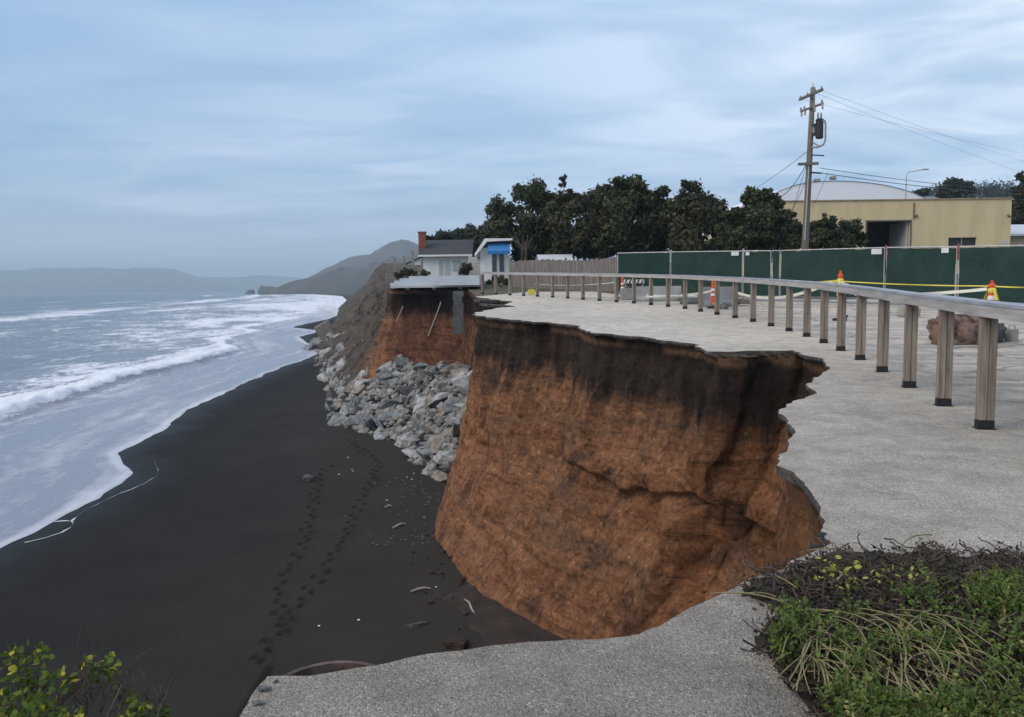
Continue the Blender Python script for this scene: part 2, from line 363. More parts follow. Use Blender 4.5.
# sand
SAND = mat('dark_sand', (.05,.05,.052), .8, spec=.16); n, b = nodes(SAND)
P = NN(n, 'ShaderNodeNewGeometry').outputs['Position']
sa = NN(n, 'ShaderNodeAttribute', attribute_name='shore')   # metres inland from the waterline
print_shade = NN(n, 'ShaderNodeAttribute', attribute_name='print')
wet = ramp_(n, math_(n, 'DIVIDE', math_(n, 'ADD', sa.outputs['Fac'], math_(n, 'MULTIPLY', noise_(n, P, .25, 4).outputs[0], 3.0)), 12.0), [(.05, 1.0), (.9, 0.0)])
c = mix_(n, ramp_(n, noise_(n, P, .35, 5, .6).outputs[0], [(.35, 0.0), (.65, 1.0)]), (.018,.0155,.0135), (.028,.0245,.021))
c = mix_(n, ramp_(n, math_(n, 'DIVIDE', sa.outputs['Fac'], 18.0), [(.4, 0.0), (.8, .7)]), c, (.034,.029,.023))
c = mix_(n, wet, c, (.008,.008,.008))
c = mix_(n, 1.0, c, ramp_(n, noise_(n, P, 24, 6, .75).outputs[0], [(.3, .75), (.7, 1.25)]), 'MULTIPLY')
c = mix_(n, math_(n, 'MULTIPLY', print_shade.outputs['Fac'], .8), c, (.004,.004,.0042))  # shade of the footprint dents put into the sand colour
n.links.new(c, b.inputs['Base Color'])
wt2 = ramp_(n, math_(n, 'DIVIDE', math_(n, 'ADD', sa.outputs['Fac'], math_(n, 'MULTIPLY', noise_(n, P, .5, 4).outputs[0], 2.5)), 5.0), [(.22, 1.0), (.75, 0.0)])
n.links.new(ramp_(n, wt2, [(0.0, .88), (1.0, .55)]), b.inputs['Roughness']); n.links.new(ramp_(n, wt2, [(0.0, .16), (1.0, .20)]), b.inputs['Specular IOR Level'])
bn = NN(n, 'ShaderNodeBump'); bn.inputs['Distance'].default_value = .03
n.links.new(math_(n, 'ADD', noise_(n, P, 2.2, 6, .7).outputs[0], math_(n, 'MULTIPLY', noise_(n, P, 30, 4, .7).outputs[0], .15)), bn.inputs['Height'])
n.links.new(math_(n, 'MULTIPLY_ADD', wet, -.55, .6), bn.inputs['Strength']); n.links.new(bn.outputs[0], b.inputs['Normal'])

# sea
SEA = mat('sea_water', (.1,.14,.16), .22, spec=.5); n, b = nodes(SEA)
P = NN(n, 'ShaderNodeNewGeometry').outputs['Position']
s_ = NN(n, 'ShaderNodeAttribute', attribute_name='off'); fo = NN(n, 'ShaderNodeAttribute', attribute_name='foam')
mps = NN(n, 'ShaderNodeMapping'); mps.inputs['Scale'].default_value = (1.0, .38, 1); n.links.new(P, mps.inputs[0])
fine = noise_(n, mps.outputs[0], 2.3, 8, .68, .8).outputs[0]
mid = noise_(n, mps.outputs[0], .30, 7, .62, 1.2).outputs[0]
v = NN(n, 'ShaderNodeTexVoronoi', feature='SMOOTH_F1'); v.inputs['Scale'].default_value = .9; n.links.new(mps.outputs[0], v.inputs['Vector'])
damp = ramp_(n, math_(n, 'DIVIDE', s_.outputs['Fac'], 20.0), [(.40, .13), (.62, 1.0)])
fm = math_(n, 'ADD', fo.outputs['Fac'], math_(n, 'MULTIPLY', damp, math_(n, 'ADD', math_(n, 'MULTIPLY_ADD', fine, 2.0, -1.0), math_(n, 'MULTIPLY_ADD', mid, 2.0, -1.0))))
fm = ramp_(n, fm, [(.40, 0.0), (.52, .45), (.78, 1.0)])
wc = ramp_(n, math_(n, 'DIVIDE', s_.outputs['Fac'], 300.0), [(0.0, (.20,.21,.25)), (.045, (.17,.185,.22)), (.10, (.10,.12,.145)), (.4, (.050,.075,.095)), (1.0, (.026,.045,.062))])
c = mix_(n, fm, wc, (.68,.71,.77))
n.links.new(c, b.inputs['Base Color']); n.links.new(ramp_(n, fm, [(0.0, .24), (1.0, .8)]), b.inputs['Roughness'])
bn = NN(n, 'ShaderNodeBump'); bn.inputs['Distance'].default_value = .10
amp = ramp_(n, math_(n, 'DIVIDE', s_.outputs['Fac'], 60.0), [(.10, .05), (.22, .7), (1.0, 1.0)])
n.links.new(amp, bn.inputs['Strength'])
n.links.new(math_(n, 'ADD', math_(n, 'MULTIPLY', fine, .8), math_(n, 'MULTIPLY', mid, 2.0)), bn.inputs['Height']); n.links.new(bn.outputs[0], b.inputs['Normal'])

EARTH = mat('scrubby_earth', (.10,.085,.06), .95, col2=(.055,.06,.035), vscale=.3, bump=.06, bscale=2, coord='World')
HILL = mat('hill_scrub', (.050,.052,.050), .95, col2=(.095,.083,.072), vscale=.012, bump=2.0, bscale=.03, coord='World')
ROCKC = [mat('pale_grey_rock', (.44,.44,.43), .9, col2=(.17,.18,.185), vscale=2.4, bump=.09, bscale=6),
         mat('tan_rock', (.31,.275,.23), .9, col2=(.15,.125,.10), vscale=2.4, bump=.09, bscale=6),
         mat('blue_grey_rock', (.24,.26,.268), .9, col2=(.09,.098,.104), vscale=2.4, bump=.09, bscale=6),
         mat('dark_grey_rock', (.115,.12,.125), .9, col2=(.06,.06,.065), vscale=2.4, bump=.09, bscale=6)]
REDROCK = mat('red_rock', (.22,.15,.12), .95, col2=(.07,.048,.042), vscale=5, bump=.06, bscale=12, fac=(.42,.58))
MUD = mat('fallen_earth', (.045,.030,.023), .97, col2=(.022,.017,.015), vscale=1.5, bump=.08, bscale=5, coord='World')

# ------------------------------------------------------------ shoreline
SH = np.array([(-15.5,-400),(-14.8,-60),(-14.9,0),(-15.1,23.5),(-14.9,25.6),(-15.1,28.5),(-15.9,32.6),(-17.2,34.8),(-18.4,36.6),(-18.6,39),(-19,43),(-20.4,50),(-20.9,55),(-21.6,64.5),(-22.3,76),(-22.2,87.5),(-22.8,97),(-29,112),(-33.6,126),(-34.7,144),(-44,159),(-46,200),(-54,260),(-70,330),(-96,470),(-180,850),(-400,1500),(-400,9000)])
def shore(y): 
    y = np.asarray(y, float)
    return np.interp(y, SH[:, 1], SH[:, 0]) + .35*fbm(y*.35, 0*y, 0, 3, 5)*np.clip((y-18)/10, 0, 1)
# ------------------------------------------------------------ sea
ys = np.concatenate([np.linspace(-300, 14, 40), 5970/np.arange(400, 1.2, -.85)[(5970/np.arange(400, 1.2, -.85)) > 15], [6500, 8800]])
ys = np.unique(ys)
ss = np.concatenate([[0, .02], np.arange(.15, 48, .16), 48*1.03**np.arange(0, 176)])
ss = ss[ss < 8600]
S, Y = np.meshgrid(ss, ys); Xs = shore(Y) - S
warp = fbm(Y*.06, S*.05, 0, 3, 11)
s0 = 11.3 + 2.0*fbm(Y*.05, 0*Y, 0, 3, 21) + 1.0*fbm(Y*.4, 0*Y, 0, 3, 23)
d = S-s0
br = np.where(d < 0, np.exp(-(d/.5)**2), np.exp(-(d/4.0)**2))*(.62+.35*fbm(Y*.15, 0*Y, 0, 3, 31))*np.clip((150-Y)/80, 0, 1)
sw = np.zeros_like(S)
for wl, a, o in ((19, .16, 1), (31, .20, 2), (11, .08, 3)):
    sw += a*np.sin(2*math.pi*(S/wl + 1.2*fbm(Y*.012+o*7, S*.015, 0, 3, 40+o)))*(0.6+.6*fbm(Y*.03, S*.04, 0, 2, 50+o))
env = np.clip((S-s0-1)/12, 0, 1); farw = np.clip(1.2-S/900, .25, 1)
Z = .004 + .012*np.clip(S/2, 0, 1) + .02*np.clip(S/10, 0, 1) + br + env*(.25+sw*farw) + .08*env*fbm(S*.5, Y*.3, 0, 3, 60)
Z += np.clip(br*1.3, 0, 1)*.30*fbm(S*1.9, Y*1.5, 0, 5, 61)
def bump1(x, c, w1, w2): return np.where(x < c, np.exp(-((x-c)/w1)**2), np.exp(-((x-c)/w2)**2))
foam = .30 + .10*fbm(S*.7+warp*3, Y*.10, 0, 4, 70)                                 # swash
foam = np.where(S < s0, .44+.16*fbm(S*1.1+warp*2, Y*.05+warp, 0, 5, 70)+.14*np.exp(-((S-.25)/.3)**2), foam)
behind = S > s0-.9
foam = np.where(behind, (.66+.75*fbm(S*.12, Y*.045, 0, 4, 74))*np.exp(-np.clip(d, 0, 1e9)/44)-.01+.25*fbm(S*.12+warp*2, Y*.05, 0, 4, 71), foam)
foam += -.5*bump1(d, -.75, .45, .35)*np.clip((150-Y)/60, 0, 1)  # foam thinned ahead of the breaker: shaded wave front put into the colour
foam += behind*.75*bump1(d, .1, .35, 1.3)*np.clip((170-Y)/80, 0, 1)
for c0, w1, w2, a, fy in ((62, 3, 9, .55, 7), (88, 5, 15, 1.05, 1), (122, 4, 9, .5, 8), (150, 5, 14, .85, 2), (215, 5, 14, .55, 3), (320, 6, 14, .55, 4), (470, 8, 18, .5, 5), (640, 9, 22, .55, 6)):
    cc = c0+14*fbm(Y*.012, 0*Y, 0, 3, 80+fy)
    patch = np.clip(.55+2.2*fbm(Y*.009+fy*9, 0*Y, 0, 3, 90+fy), 0, 1)*(.75+.7*fbm(S*.12, Y*.05, 0, 3, 97+fy))
    foam += a*bump1(S, cc, w1, w2)*patch
foam += .30*np.clip((Y-170)/200, 0, 1)*np.exp(-(S/110)**2)
foam += .30*np.clip(fbm(S*.05+warp*2, Y*.012, 0, 4, 75)+.1, 0, 1)*np.exp(-S/220)*behind
foam = np.where(S > 260, foam-.10, foam)
sea = npmesh('sea', np.stack([Xs, Y, Z], -1).reshape(-1, 3), grid_faces(*S.shape), SEA, attrs={'off': S.ravel(), 'foam': foam.ravel()})
tag(sea, kind='structure')
# ------------------------------------------------------------ beach
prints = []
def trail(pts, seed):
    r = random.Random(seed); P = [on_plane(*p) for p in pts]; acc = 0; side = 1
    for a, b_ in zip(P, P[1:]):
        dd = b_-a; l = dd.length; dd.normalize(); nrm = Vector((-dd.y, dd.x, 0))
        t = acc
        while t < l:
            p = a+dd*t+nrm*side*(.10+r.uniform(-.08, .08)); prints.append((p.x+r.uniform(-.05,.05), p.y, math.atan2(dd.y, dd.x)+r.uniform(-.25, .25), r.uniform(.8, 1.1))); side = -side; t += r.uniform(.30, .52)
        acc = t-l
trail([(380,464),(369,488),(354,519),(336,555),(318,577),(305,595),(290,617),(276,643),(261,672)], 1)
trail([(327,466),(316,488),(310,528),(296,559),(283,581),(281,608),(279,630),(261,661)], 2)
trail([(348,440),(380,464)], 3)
def beach_z(X, Y):
    sh = X-shore(Y)
    z = np.where(sh < 0, .03*np.clip(sh, -60, 0), 0) + .05*fbm(X*.25, Y*.2, 0, 3, 100)*np.clip((sh-2)/6, 0, 1) - .02*np.clip(-sh, 0, .6)
    z += .35*np.clip((sh-9)/14, 0, 1)*0
    return z, sh
def beach_patch(xs, ys_):
    X, Y = np.meshgrid(xs, ys_); z, sh = beach_z(X, Y); pr = np.zeros_like(X)
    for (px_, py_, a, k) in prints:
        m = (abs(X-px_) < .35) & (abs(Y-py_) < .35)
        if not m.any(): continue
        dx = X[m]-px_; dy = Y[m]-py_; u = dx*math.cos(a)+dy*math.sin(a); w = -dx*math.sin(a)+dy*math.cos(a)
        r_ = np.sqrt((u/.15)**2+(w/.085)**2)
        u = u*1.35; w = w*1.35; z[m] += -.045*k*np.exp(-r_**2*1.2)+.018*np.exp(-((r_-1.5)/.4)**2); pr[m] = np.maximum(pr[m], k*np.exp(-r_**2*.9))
    return X, Y, z, sh, pr
fx = np.arange(-9.5, -3.0, .055); fy_ = np.arange(15.2, 40, .065)
allx = np.concatenate([[-90,-60,-40,-30,-24,-20], np.arange(-18, fx[0]-.3, .45), fx, np.arange(fx[-1]+.3, 8, .5), [20, 60]])
ally = np.concatenate([[-300,-100,-40,-10,0,8,12], fy_, np.arange(41, 70, .7), np.arange(70, 200, 3), [215,240,280,330,400,500,700,900,1300,1700]])
X, Y, z, sh, pr = beach_patch(allx, ally)
# rows widen with distance so the strand follows the coast
wid = np.clip((Y-45)/120, 0, None); X = X - wid*np.clip(-X, 0, 100)*.9
z, sh = beach_z(X, Y) if False else (np.where(Y > 41, beach_z(X, Y)[0], z), X-shore(Y))
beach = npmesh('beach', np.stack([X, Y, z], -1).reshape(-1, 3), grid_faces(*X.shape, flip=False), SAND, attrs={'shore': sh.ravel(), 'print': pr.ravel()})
tag(beach, kind='structure')
# seabed that carries the sea sheet's far part
bm_ = MB(); bm_.add([(-8700,-400,-3),(100,-400,-3),(3000,8900,-3),(-8700,8900,-3)], [(0,1,2,3)]); tag(bm_.build('seabed', SAND), kind='structure')

# ------------------------------------------------------------ cliff edge stations: (top, base_xy)
def G(px, py): v = on_ground(px, py); return (v.x, v.y)
ST = [((-60,-160),(-66,-158)), ((-30,-60),(-36,-58)), ((-6,-5),(-9,-3)), ((-3.6,.5),(-5,1.6)), ((-2.5,1.55),(-3.3,2.8)), ((-1.35,2.15),(-1.7,3.1)), (G(238,717),(-1.2,3.5)),
 (G(246,703),(-1.1,3.7)), (G(258,687),(-1,3.9)), (G(267,676),(-.9,4.1)), (G(287,676),(-.8,4.2)), (G(312,675),(-.7,4.3)), (G(349,670),(-.6,4.4)), (G(394,664),(-.4,4.5)), (G(430,656),(-.2,4.6)),
 (G(480,649),(.1,4.7)), (G(520,643.5),(.3,4.8)), (G(555,642),(.5,4.8)), (G(600,638.5),(.7,4.9)), (G(641,635),(.8,5.0)), (G(661,626),(.9,5.1)), (G(681,613),(1,5.2)), (G(711,598),(1.05,5.3)), (G(726,591),(1.1,5.4)),
 (G(751,576),(1.2,5.6)), (G(776,568),(1.25,5.8)), (G(791,561),(1.3,5.9)), (G(811,553),(1.35,6.1)), (G(829,543),(1.4,6.3)), (G(819,533),(1.4,6.6)), (G(824,521),(1.45,6.9)), (G(819,506),(1.5,7.4)),
 (G(809,488),(1.5,7.9)), (G(796,473),(1.5,8.5)), (G(776,465.5),(1.5,9)), (G(776,455.5),(1.5,9.4)), (G(791,445.5),(1.5,9.8)), (G(796,433),(1.9,10.1)), (G(784,423),(2.0,10.6)), (G(781,410),(2.1,11.1)),
 (G(796,400),(2.25,11.6)), (G(816,393),(2.4,12.0)), (G(804,383),(2.5,12.4)), (G(829,370),(2.6,12.8)), (G(821,358),(2.5,13.4)), (G(791,350.5),(2.25,14)), (G(751,351),(1.85,14.5)), (G(708,351.5),(1.45,15)),
 (G(691,344),(1.2,15.4)), (G(646,337.5),(.75,15.9)), (G(595,332.5),(.2,16.6)), (G(575,325),(-.45,17.5)), (G(530,321),(-1.35,19.4)), (G(495,318),(-1.95,21.6)), (G(469,314.5),(-2.62,23.8)), 
 (G(480,312),(-2.6,26.5)), (G(500,307.5),(-2.4,29.5)), (G(513,301.5),(-2.2,34)), (G(490,299),(-2.5,38)), (G(476,297),(-2.8,41.5)), ((-2.25,45),(-3.4,44)), ((-2.7,48),(-3.9,46)), ((-5,48.8),(-6,46.6)),
 ((-7.5,49.3),(-9.2,46.8)), ((-8.3,54),(-11.5,52)), ((-9.5,62),(-14.5,62)), ((-12,80),(-19,80)), ((-14.5,100),(-23.5,98)), ((-20,140),(-31,136)), ((-30,200),(-44,200)), ((-42,270),(-58,268)), ((-50,310),(-68,312)), ((-53,345),(-73,355)),
 ((-45,400),(-60,430)), ((0,500),(-10,540)), ((250,650),(240,700))]
T = np.array([s[0] for s in ST]); B = np.array([s[1] for s in ST])
seg = np.linalg.norm(np.diff(T, axis=0), axis=1); cum = np.concatenate([[0], np.cumsum(seg)])
iN = 6; iF = 62   # near-detailed range of stations
samples = []
for i in range(len(ST)-1):
    mid_ = (T[i]+T[i+1])/2; dist = max(2.0, np.linalg.norm(mid_)); st = np.clip(dist*.0045, .03, 20) if 4 <= i else 2.0
    if i < 4: st = 2.0 if i < 2 else .4
    k = max(2, int(seg[i]/st)); 
    baselen = np.linalg.norm(B[i+1]-B[i]); k = max(k, int(baselen/(st*1.6)))
    samples += list(cum[i]+seg[i]*np.arange(k)/k)
samples.append(cum[-1]); A = np.array(samples)
TX = np.interp(A, cum, T[:, 0]); TY = np.interp(A, cum, T[:, 1]); BX = np.interp(A, cum, B[:, 0]); BY = np.interp(A, cum, B[:, 1])
def smooth(a, n):
    k = np.ones(2*n+1)/(2*n+1); p = np.pad(a, n, mode='edge'); return np.convolve(p, k, 'valid')
BXs, BYs = smooth(BX, 9), smooth(BY, 9)
nb_ = np.clip((26-np.hypot(TX, TY))/6, 0, 1); BXs = BXs*(1-nb_)+smooth(BX, 45)*nb_; BYs = BYs*(1-nb_)+smooth(BY, 45)*nb_
# jagged broken edge
tx = np.gradient(TX); ty = np.gradient(TY); ln = np.hypot(tx, ty)+1e-9; nx, ny = ty/ln, -tx/ln       # one side of the edge
dist = np.hypot(TX, TY)
amp = np.clip(dist*.010, .03, .22)*np.clip((120-dist)/60, 0, 1)
jg = fbm(TX*2.3, TY*2.3, 0, 4, 200)*amp + fbm(TX*9, TY*9, 0, 3, 205)*amp*.35
EX, EY = TX+nx*jg, TY+ny*jg
# outward (towards the void) = from top towards base
ox, oy = BXs-EX, BYs-EY; ol = np.hypot(ox, oy)+1e-9; ox, oy = ox/ol, oy/ol
EZ = gz(EX, EY)
# inward normal of the edge polyline (land side). order runs with land on the right-hand side -> test with a known point
def landside():
    s = np.sign((nx*ox+ny*oy)); return -s
# land polygon: edge + far outline
pave_end = 46.5
poly = list(zip(EX, EY))
def tri_land(name, poly, inner, mat_, zoff=0.0, lotf=True):
    # thin out far duplicates
    pts = [Vector(p) for p in poly]; n0 = len(pts); edges = [(i, (i+1) % n0) for i in range(n0)]
    allp = pts+[Vector(p) for p in inner]
    v, e, f, ov, oe, of = geometry.delaunay_2d_cdt(allp, edges, [], 1, 1e-5)
    V = np.array([(p[0], p[1]) for p in v]); z = gz(V[:, 0], V[:, 1])+zoff
    inn = np.clip(fbm(V[:, 0]*.8, V[:, 1]*.8, 0, 3, 210), -1, 1)
    V3 = np.column_stack([V, z]); Ft = np.array([list(t) for t in f if len(t) == 3])
    a, b_, c_ = V3[Ft[:, 0]], V3[Ft[:, 1]], V3[Ft[:, 2]]
    cr = (b_[:, 0]-a[:, 0])*(c_[:, 1]-a[:, 1])-(b_[:, 1]-a[:, 1])*(c_[:, 0]-a[:, 0]); Ft[cr < 0] = Ft[cr < 0][:, ::-1]
    # land-of-the-lot mask: right of the railing
    ry = np.array([-50, 0, 6.5, 8.5, 11.3, 14, 17, 20, 23.3, 25.8, 29.8, 31.8, 33, 36.7, 39.8, 60]); rx = np.array([3, 4.0, 4.25, 4.6, 5.25, 5.77, 6.28, 6.47, 6.53, 6.1, 5.84, 4.9, 3.65, 2.5, 1.25, -6])
    lotm = np.clip((V[:, 0]-np.interp(V[:, 1], ry, rx))/1.2, 0, 1)
    return npmesh(name, V3, Ft, mat_, smooth=True, attrs={'lot': lotm})
iend = int(np.argmax((A > cum[59]) & (EY > 40)))      # where the pavement meets the patio
edgeP = [(x, y) for x, y in zip(EX[:iend], EY[:iend])]
right = [(1.0, 44.5), (4.5, 44.0), (5.2, 40.5), (13, 33), (40, 25), (80, 20), (80, -160)]
inner = []
def inside(px, py, pg):
    c_ = False; j = len(pg)-1
    for i in range(len(pg)):
        xi, yi = pg[i]; xj, yj = pg[j]
        if (yi > py) != (yj > py) and px < (xj-xi)*(py-yi)/(yj-yi)+xi: c_ = not c_
        j = i
    return c_
pg = edgeP[::3]+right
for yy in np.concatenate([np.arange(-50, 0, 8), np.arange(.5, 12, .5), np.arange(12, 44, 1.5)]):
    for xx in np.concatenate([np.arange(-3, 12, .6 if yy < 12 else 1.5), np.arange(12, 78, 6)]):
        if inside(xx, yy, pg): inner.append((xx+random.uniform(-.05, .05), yy))
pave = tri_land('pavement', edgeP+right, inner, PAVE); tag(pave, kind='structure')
# rough broken lip of the pavement slab (its own thickness)
lo = []; n_ = iend
th = .085+.03*fbm(EX[:n_]*3, EY[:n_]*3, 0, 3, 220)
rows = [(0, 0, .000), (0.012, 0, .02), (.0, 0, th*.6), (-.03, 0, th), (-.35, 0, th+.01)]
V = []
for off, _, dz in rows:
    o_ = off + (0.02*fbm(EX[:n_]*14, EY[:n_]*14, dz*30 if not hasattr(dz, '__len__') else dz*30, 2, 230) if off != 0 or True else 0)*(1 if _ == 0 and not (np.isscalar(dz) and dz == 0) else 0)
    V.append(np.stack([EX[:n_]+ox[:n_]*o_, EY[:n_]+oy[:n_]*o_, EZ[:n_]-dz], -1))
V = np.array(V).reshape(-1, 3)
CLIP = mat('broken_pavement_edge', (.06,.052,.046), .95, col2=(.20,.18,.16), vscale=7, bump=.02, bscale=20, coord='World', fac=(.5,.75))
lip = npmesh('pavement_edge', V, grid_faces(len(rows), n_, flip=True), CLIP); tag(lip, kind='structure')
# cliff face
QN = 150
q = np.concatenate([np.linspace(0, 1, QN)])
ztop = EZ-th.mean()*0-.09
QQ, AA = np.meshgrid(q, np.arange(len(A)), indexing='ij')
def prof(q):   # horizontal progress from the top to the base
    return .12*q + .88*q**1.7
inset = np.where(A < cum[61], .13, .05)
PX = (EX-ox*inset)[None, :]; PY = (EY-oy*inset)[None, :]
g_ = prof(QQ)
X = PX+(BXs[None, :]-PX)*g_; Y = PY+(BYs[None, :]-PY)*g_; Z = ztop[None, :]+(-.15-ztop[None, :])*QQ
O1 = np.broadcast_to(ox[None, :], X.shape); O2 = np.broadcast_to(oy[None, :], X.shape)
O1 = np.apply_along_axis(lambda a: smooth(a, 60), 1, O1); O2 = np.apply_along_axis(lambda a: smooth(a, 60), 1, O2)
fade = np.sin(np.clip(QQ*6, 0, 1)*math.pi/2)*np.clip((1.02-QQ)*8, 0, 1)
D_ = np.hypot(X, Y)
nearf = np.clip((60-D_)/20, 0, 1)
dsp = .22*fbm(X*.45, Y*.45, Z*.35, 4, 300) + .10*fbm(X*1.7, Y*1.7, Z*.9, 4, 310) + .06*(.5-np.abs(fbm(X*3, Y*3, Z*2, 4, 318))*2) + .07*fbm(X*6, Y*6, Z*5, 3, 320) + .05*fbm(X*15, Y*15, Z*13, 3, 325)
led = fbm(X*.25, Y*.25, Z*2.2+.35*X, 4, 330); dsp += .09*np.clip(led, -.6, .6)
gul = 1-np.abs(fbm(X*.9, Y*.9, Z*.12, 3, 340))*2.6; dsp -= .06*np.clip(gul, 0, 1)**3
# projected position, for the scar and the hollows that the far wall of the bight has
def project(X, Y, Z):
    vx, vy, vz = X, Y, Z-EYE
    dpt = vx*fw.x+vy*fw.y+vz*fw.z
    return W/2+F*(vx*RT.x+vy*RT.y+vz*RT.z)/dpt, H/2-F*(vx*UP.x+vy*UP.y+vz*UP.z)/dpt
U_, V_ = project(X, Y, Z)
mask = ((Y > 11) & (Y < 26) & (AA > 0))*1.0
# curved slip scar: above it the earth stands proud, below it hollow
sx = np.array([520, 560, 600, 625, 650, 690, 720, 760, 790, 815]); sy = np.array([440, 455, 478, 490, 486, 492, 500, 520, 545, 575])
scar = V_-np.interp(U_, sx, sy)+12*fbm(U_*.025, V_*.025, 0, 4, 350)
we = np.clip((U_-540)/60, 0, 1)*np.clip((830-U_)/40, 0, 1)*mask
dsp += we*(.7+.9*fbm(U_*.012, V_*.02, 0, 2, 351))*(.16*np.exp(-((scar+14)/22)**2) - .30*np.exp(-(np.clip(scar, 0, 999)/34)**2)*np.clip(scar/6+.5, 0, 1) - .42*np.clip((scar+3)/3, 0, 1)*0)
for hx, hy, hw, hh, a in ((643,512,13,26,-.5), (690,520,12,34,-.55), (668,520,10,26,.25), (545,350,5,18,-.1), (497,365,6,22,-.12), (690,560,7,45,-.2), (480,440,18,28,-.2), (500,490,10,30,-.12), (470,520,12,40,-.12),(560,420,30,12,.14),(740,470,30,20,.15)):
    dsp += mask*a*np.exp(-((U_-hx-.15*(V_-hy))/hw)**2-((V_-hy)/hh)**2)
nr_ = np.clip((np.hypot(X, Y)-9)/4, 0, 1)
dsp = np.where(dsp > 0, dsp*(.1+.9*nr_), dsp)
bigd = 3.4*(.5-np.abs(fbm(X*.035, Y*.035, Z*.02, 4, 360))*2) + 1.8*(.5-np.abs(fbm(X*.11, Y*.11, Z*.03, 4, 363))*2) + 1.2*fbm(X*.2, Y*.2, Z*.15, 4, 365)
dsp = fade*(dsp*(nearf+(1-nearf)*1.8) + bigd*np.clip((D_-58)/40, 0, 1))
# undercut right below the slab
dsp -= .10*np.exp(-((QQ-.05)/.04)**2)*nearf
X = X+O1*dsp; Y = Y+O2*dsp
dep = ztop[None, :]-Z + np.clip((11.5-np.hypot(PX, PY))/2.0, 0, 1)*1.6*(QQ*0+1)
farc = np.clip((D_-50)/6, 0, 1)*np.ones_like(X)
farc = np.where(A[None, :] < cum[62], 0, farc)
farc = np.where((A[None, :] >= cum[57]) & (A[None, :] < cum[62]), .0, farc)
soil_shade = np.clip((A-cum[56])/1.5, 0, 1)*(A < cum[63])*np.ones_like(X)
cliff = npmesh('cliff', np.stack([X, Y, Z], -1).reshape(-1, 3), grid_faces(QN, len(A), flip=True), CLIFF, attrs={'dep': dep.ravel(), 'along': np.broadcast_to(A, X.shape).ravel(), 'farc': farc.ravel(), 'soil_shade': soil_shade.ravel()})
tag(cliff, kind='structure')
cliffPts = np.stack([X, Y, Z], -1)
# ground behind the pavement
edgeG = [(x, y) for x, y in zip(EX[iend-1:], EY[iend-1:])]
edgeG = edgeG[:1]+edgeG[1::2]
innerg = [(xx, yy) for yy in np.concatenate([np.arange(40, 120, 5), np.arange(120, 400, 20)]) for xx in np.concatenate([np.arange(-45, 40, 6), np.arange(40, 200, 20)]) if inside(xx, yy, edgeG+[(400,650),(400,20),(80,20),(40,25),(13,33),(5.2,40.5),(4.5,44),(1,44.5)])]
ground = tri_land('ground', edgeG+[(2500,700),(2500,-160),(80,-160),(80,20),(40,25),(13,33),(5.2,40.5),(4.5,44),(1.0,44.5)], innerg, EARTH); tag(ground, kind='structure')

# fallen earth at the foot of the bight
xs_ = np.linspace(-5.5, 1.6, 120); ys2 = np.linspace(12, 25, 150); Xm, Ym = np.meshgrid(xs_, ys2)
bl = np.interp(Ym, [12, 15, 17.2, 19, 21.5, 24], [1.4, .9, -.2, -1.1, -1.7, -2.4])
dd = (bl-Xm); hm = 1.1*np.clip(1-(dd/ (1.2+.5*fbm(Ym*.5, 0*Ym, 0, 3, 401))), -.5, 1)*np.clip((20.5-Ym)/4, 0, 1)+.25*fbm(Xm*1.5, Ym*1.5, 0, 4, 400)
hm = np.where((hm < .02) | (dd > 1.5), -.12, hm)
hm = np.minimum(hm, 1.0)*.22-.05
tag(npmesh('fallen_earth', np.stack([Xm, Ym, hm], -1).reshape(-1, 3), grid_faces(*Xm.shape), MUD), kind='structure')

g_r = random.Random(77); m = MB(); wallcols = [i for i in range(len(A)) if cum[44] < A[i] < cum[55]]
for k in range(45):
    ci = g_r.choice(wallcols); ri = g_r.randint(2, 26); p = Vector(cliffPts[ri, ci]); o_ = Vector((float(ox[ci]), float(oy[ci]), 0))
    P_ = [p-o_*.05, p+o_*.06]; 
    for j in range(3): P_.append(P_[-1]+o_*g_r.uniform(-.01,.03)+Vector((g_r.uniform(-.02,.02), g_r.uniform(-.02,.02), -g_r.uniform(.04,.12))))
    m.tube(P_, [.008,.007,.005,.004,.002], 4)
tag(m.build('roots', mat('root', (.045,.035,.028), .95, var=.4)), 'thin roots hanging out of the dark soil band of the cut bank', 'roots', kind='stuff')
m = MB()
for k in range(110):
    ci = g_r.choice(wallcols); p = Vector(cliffPts[QN-4, ci]); o_ = Vector((float(ox[ci]), float(oy[ci]), 0)); s_k = g_r.uniform(.02, .09)
    p = p+o_*abs(g_r.gauss(0, .8)); p.z = s_k*.3; bm = bmesh.new(); bmesh.ops.create_icosphere(bm, subdivisions=1, radius=s_k)
    for v in bm.verts: v.co = Vector((v.co.x*g_r.uniform(.7,1.3), v.co.y*g_r.uniform(.7,1.3), v.co.z*g_r.uniform(.5,.9)))+p
    m._bm(bm)
tag(m.build('clods', mat('clod', (.055,.034,.025), .97, col2=(.025,.019,.016), vscale=3, coord='World')), 'crumbled earth clods along the foot of the orange bluff', 'clods', kind='stuff')
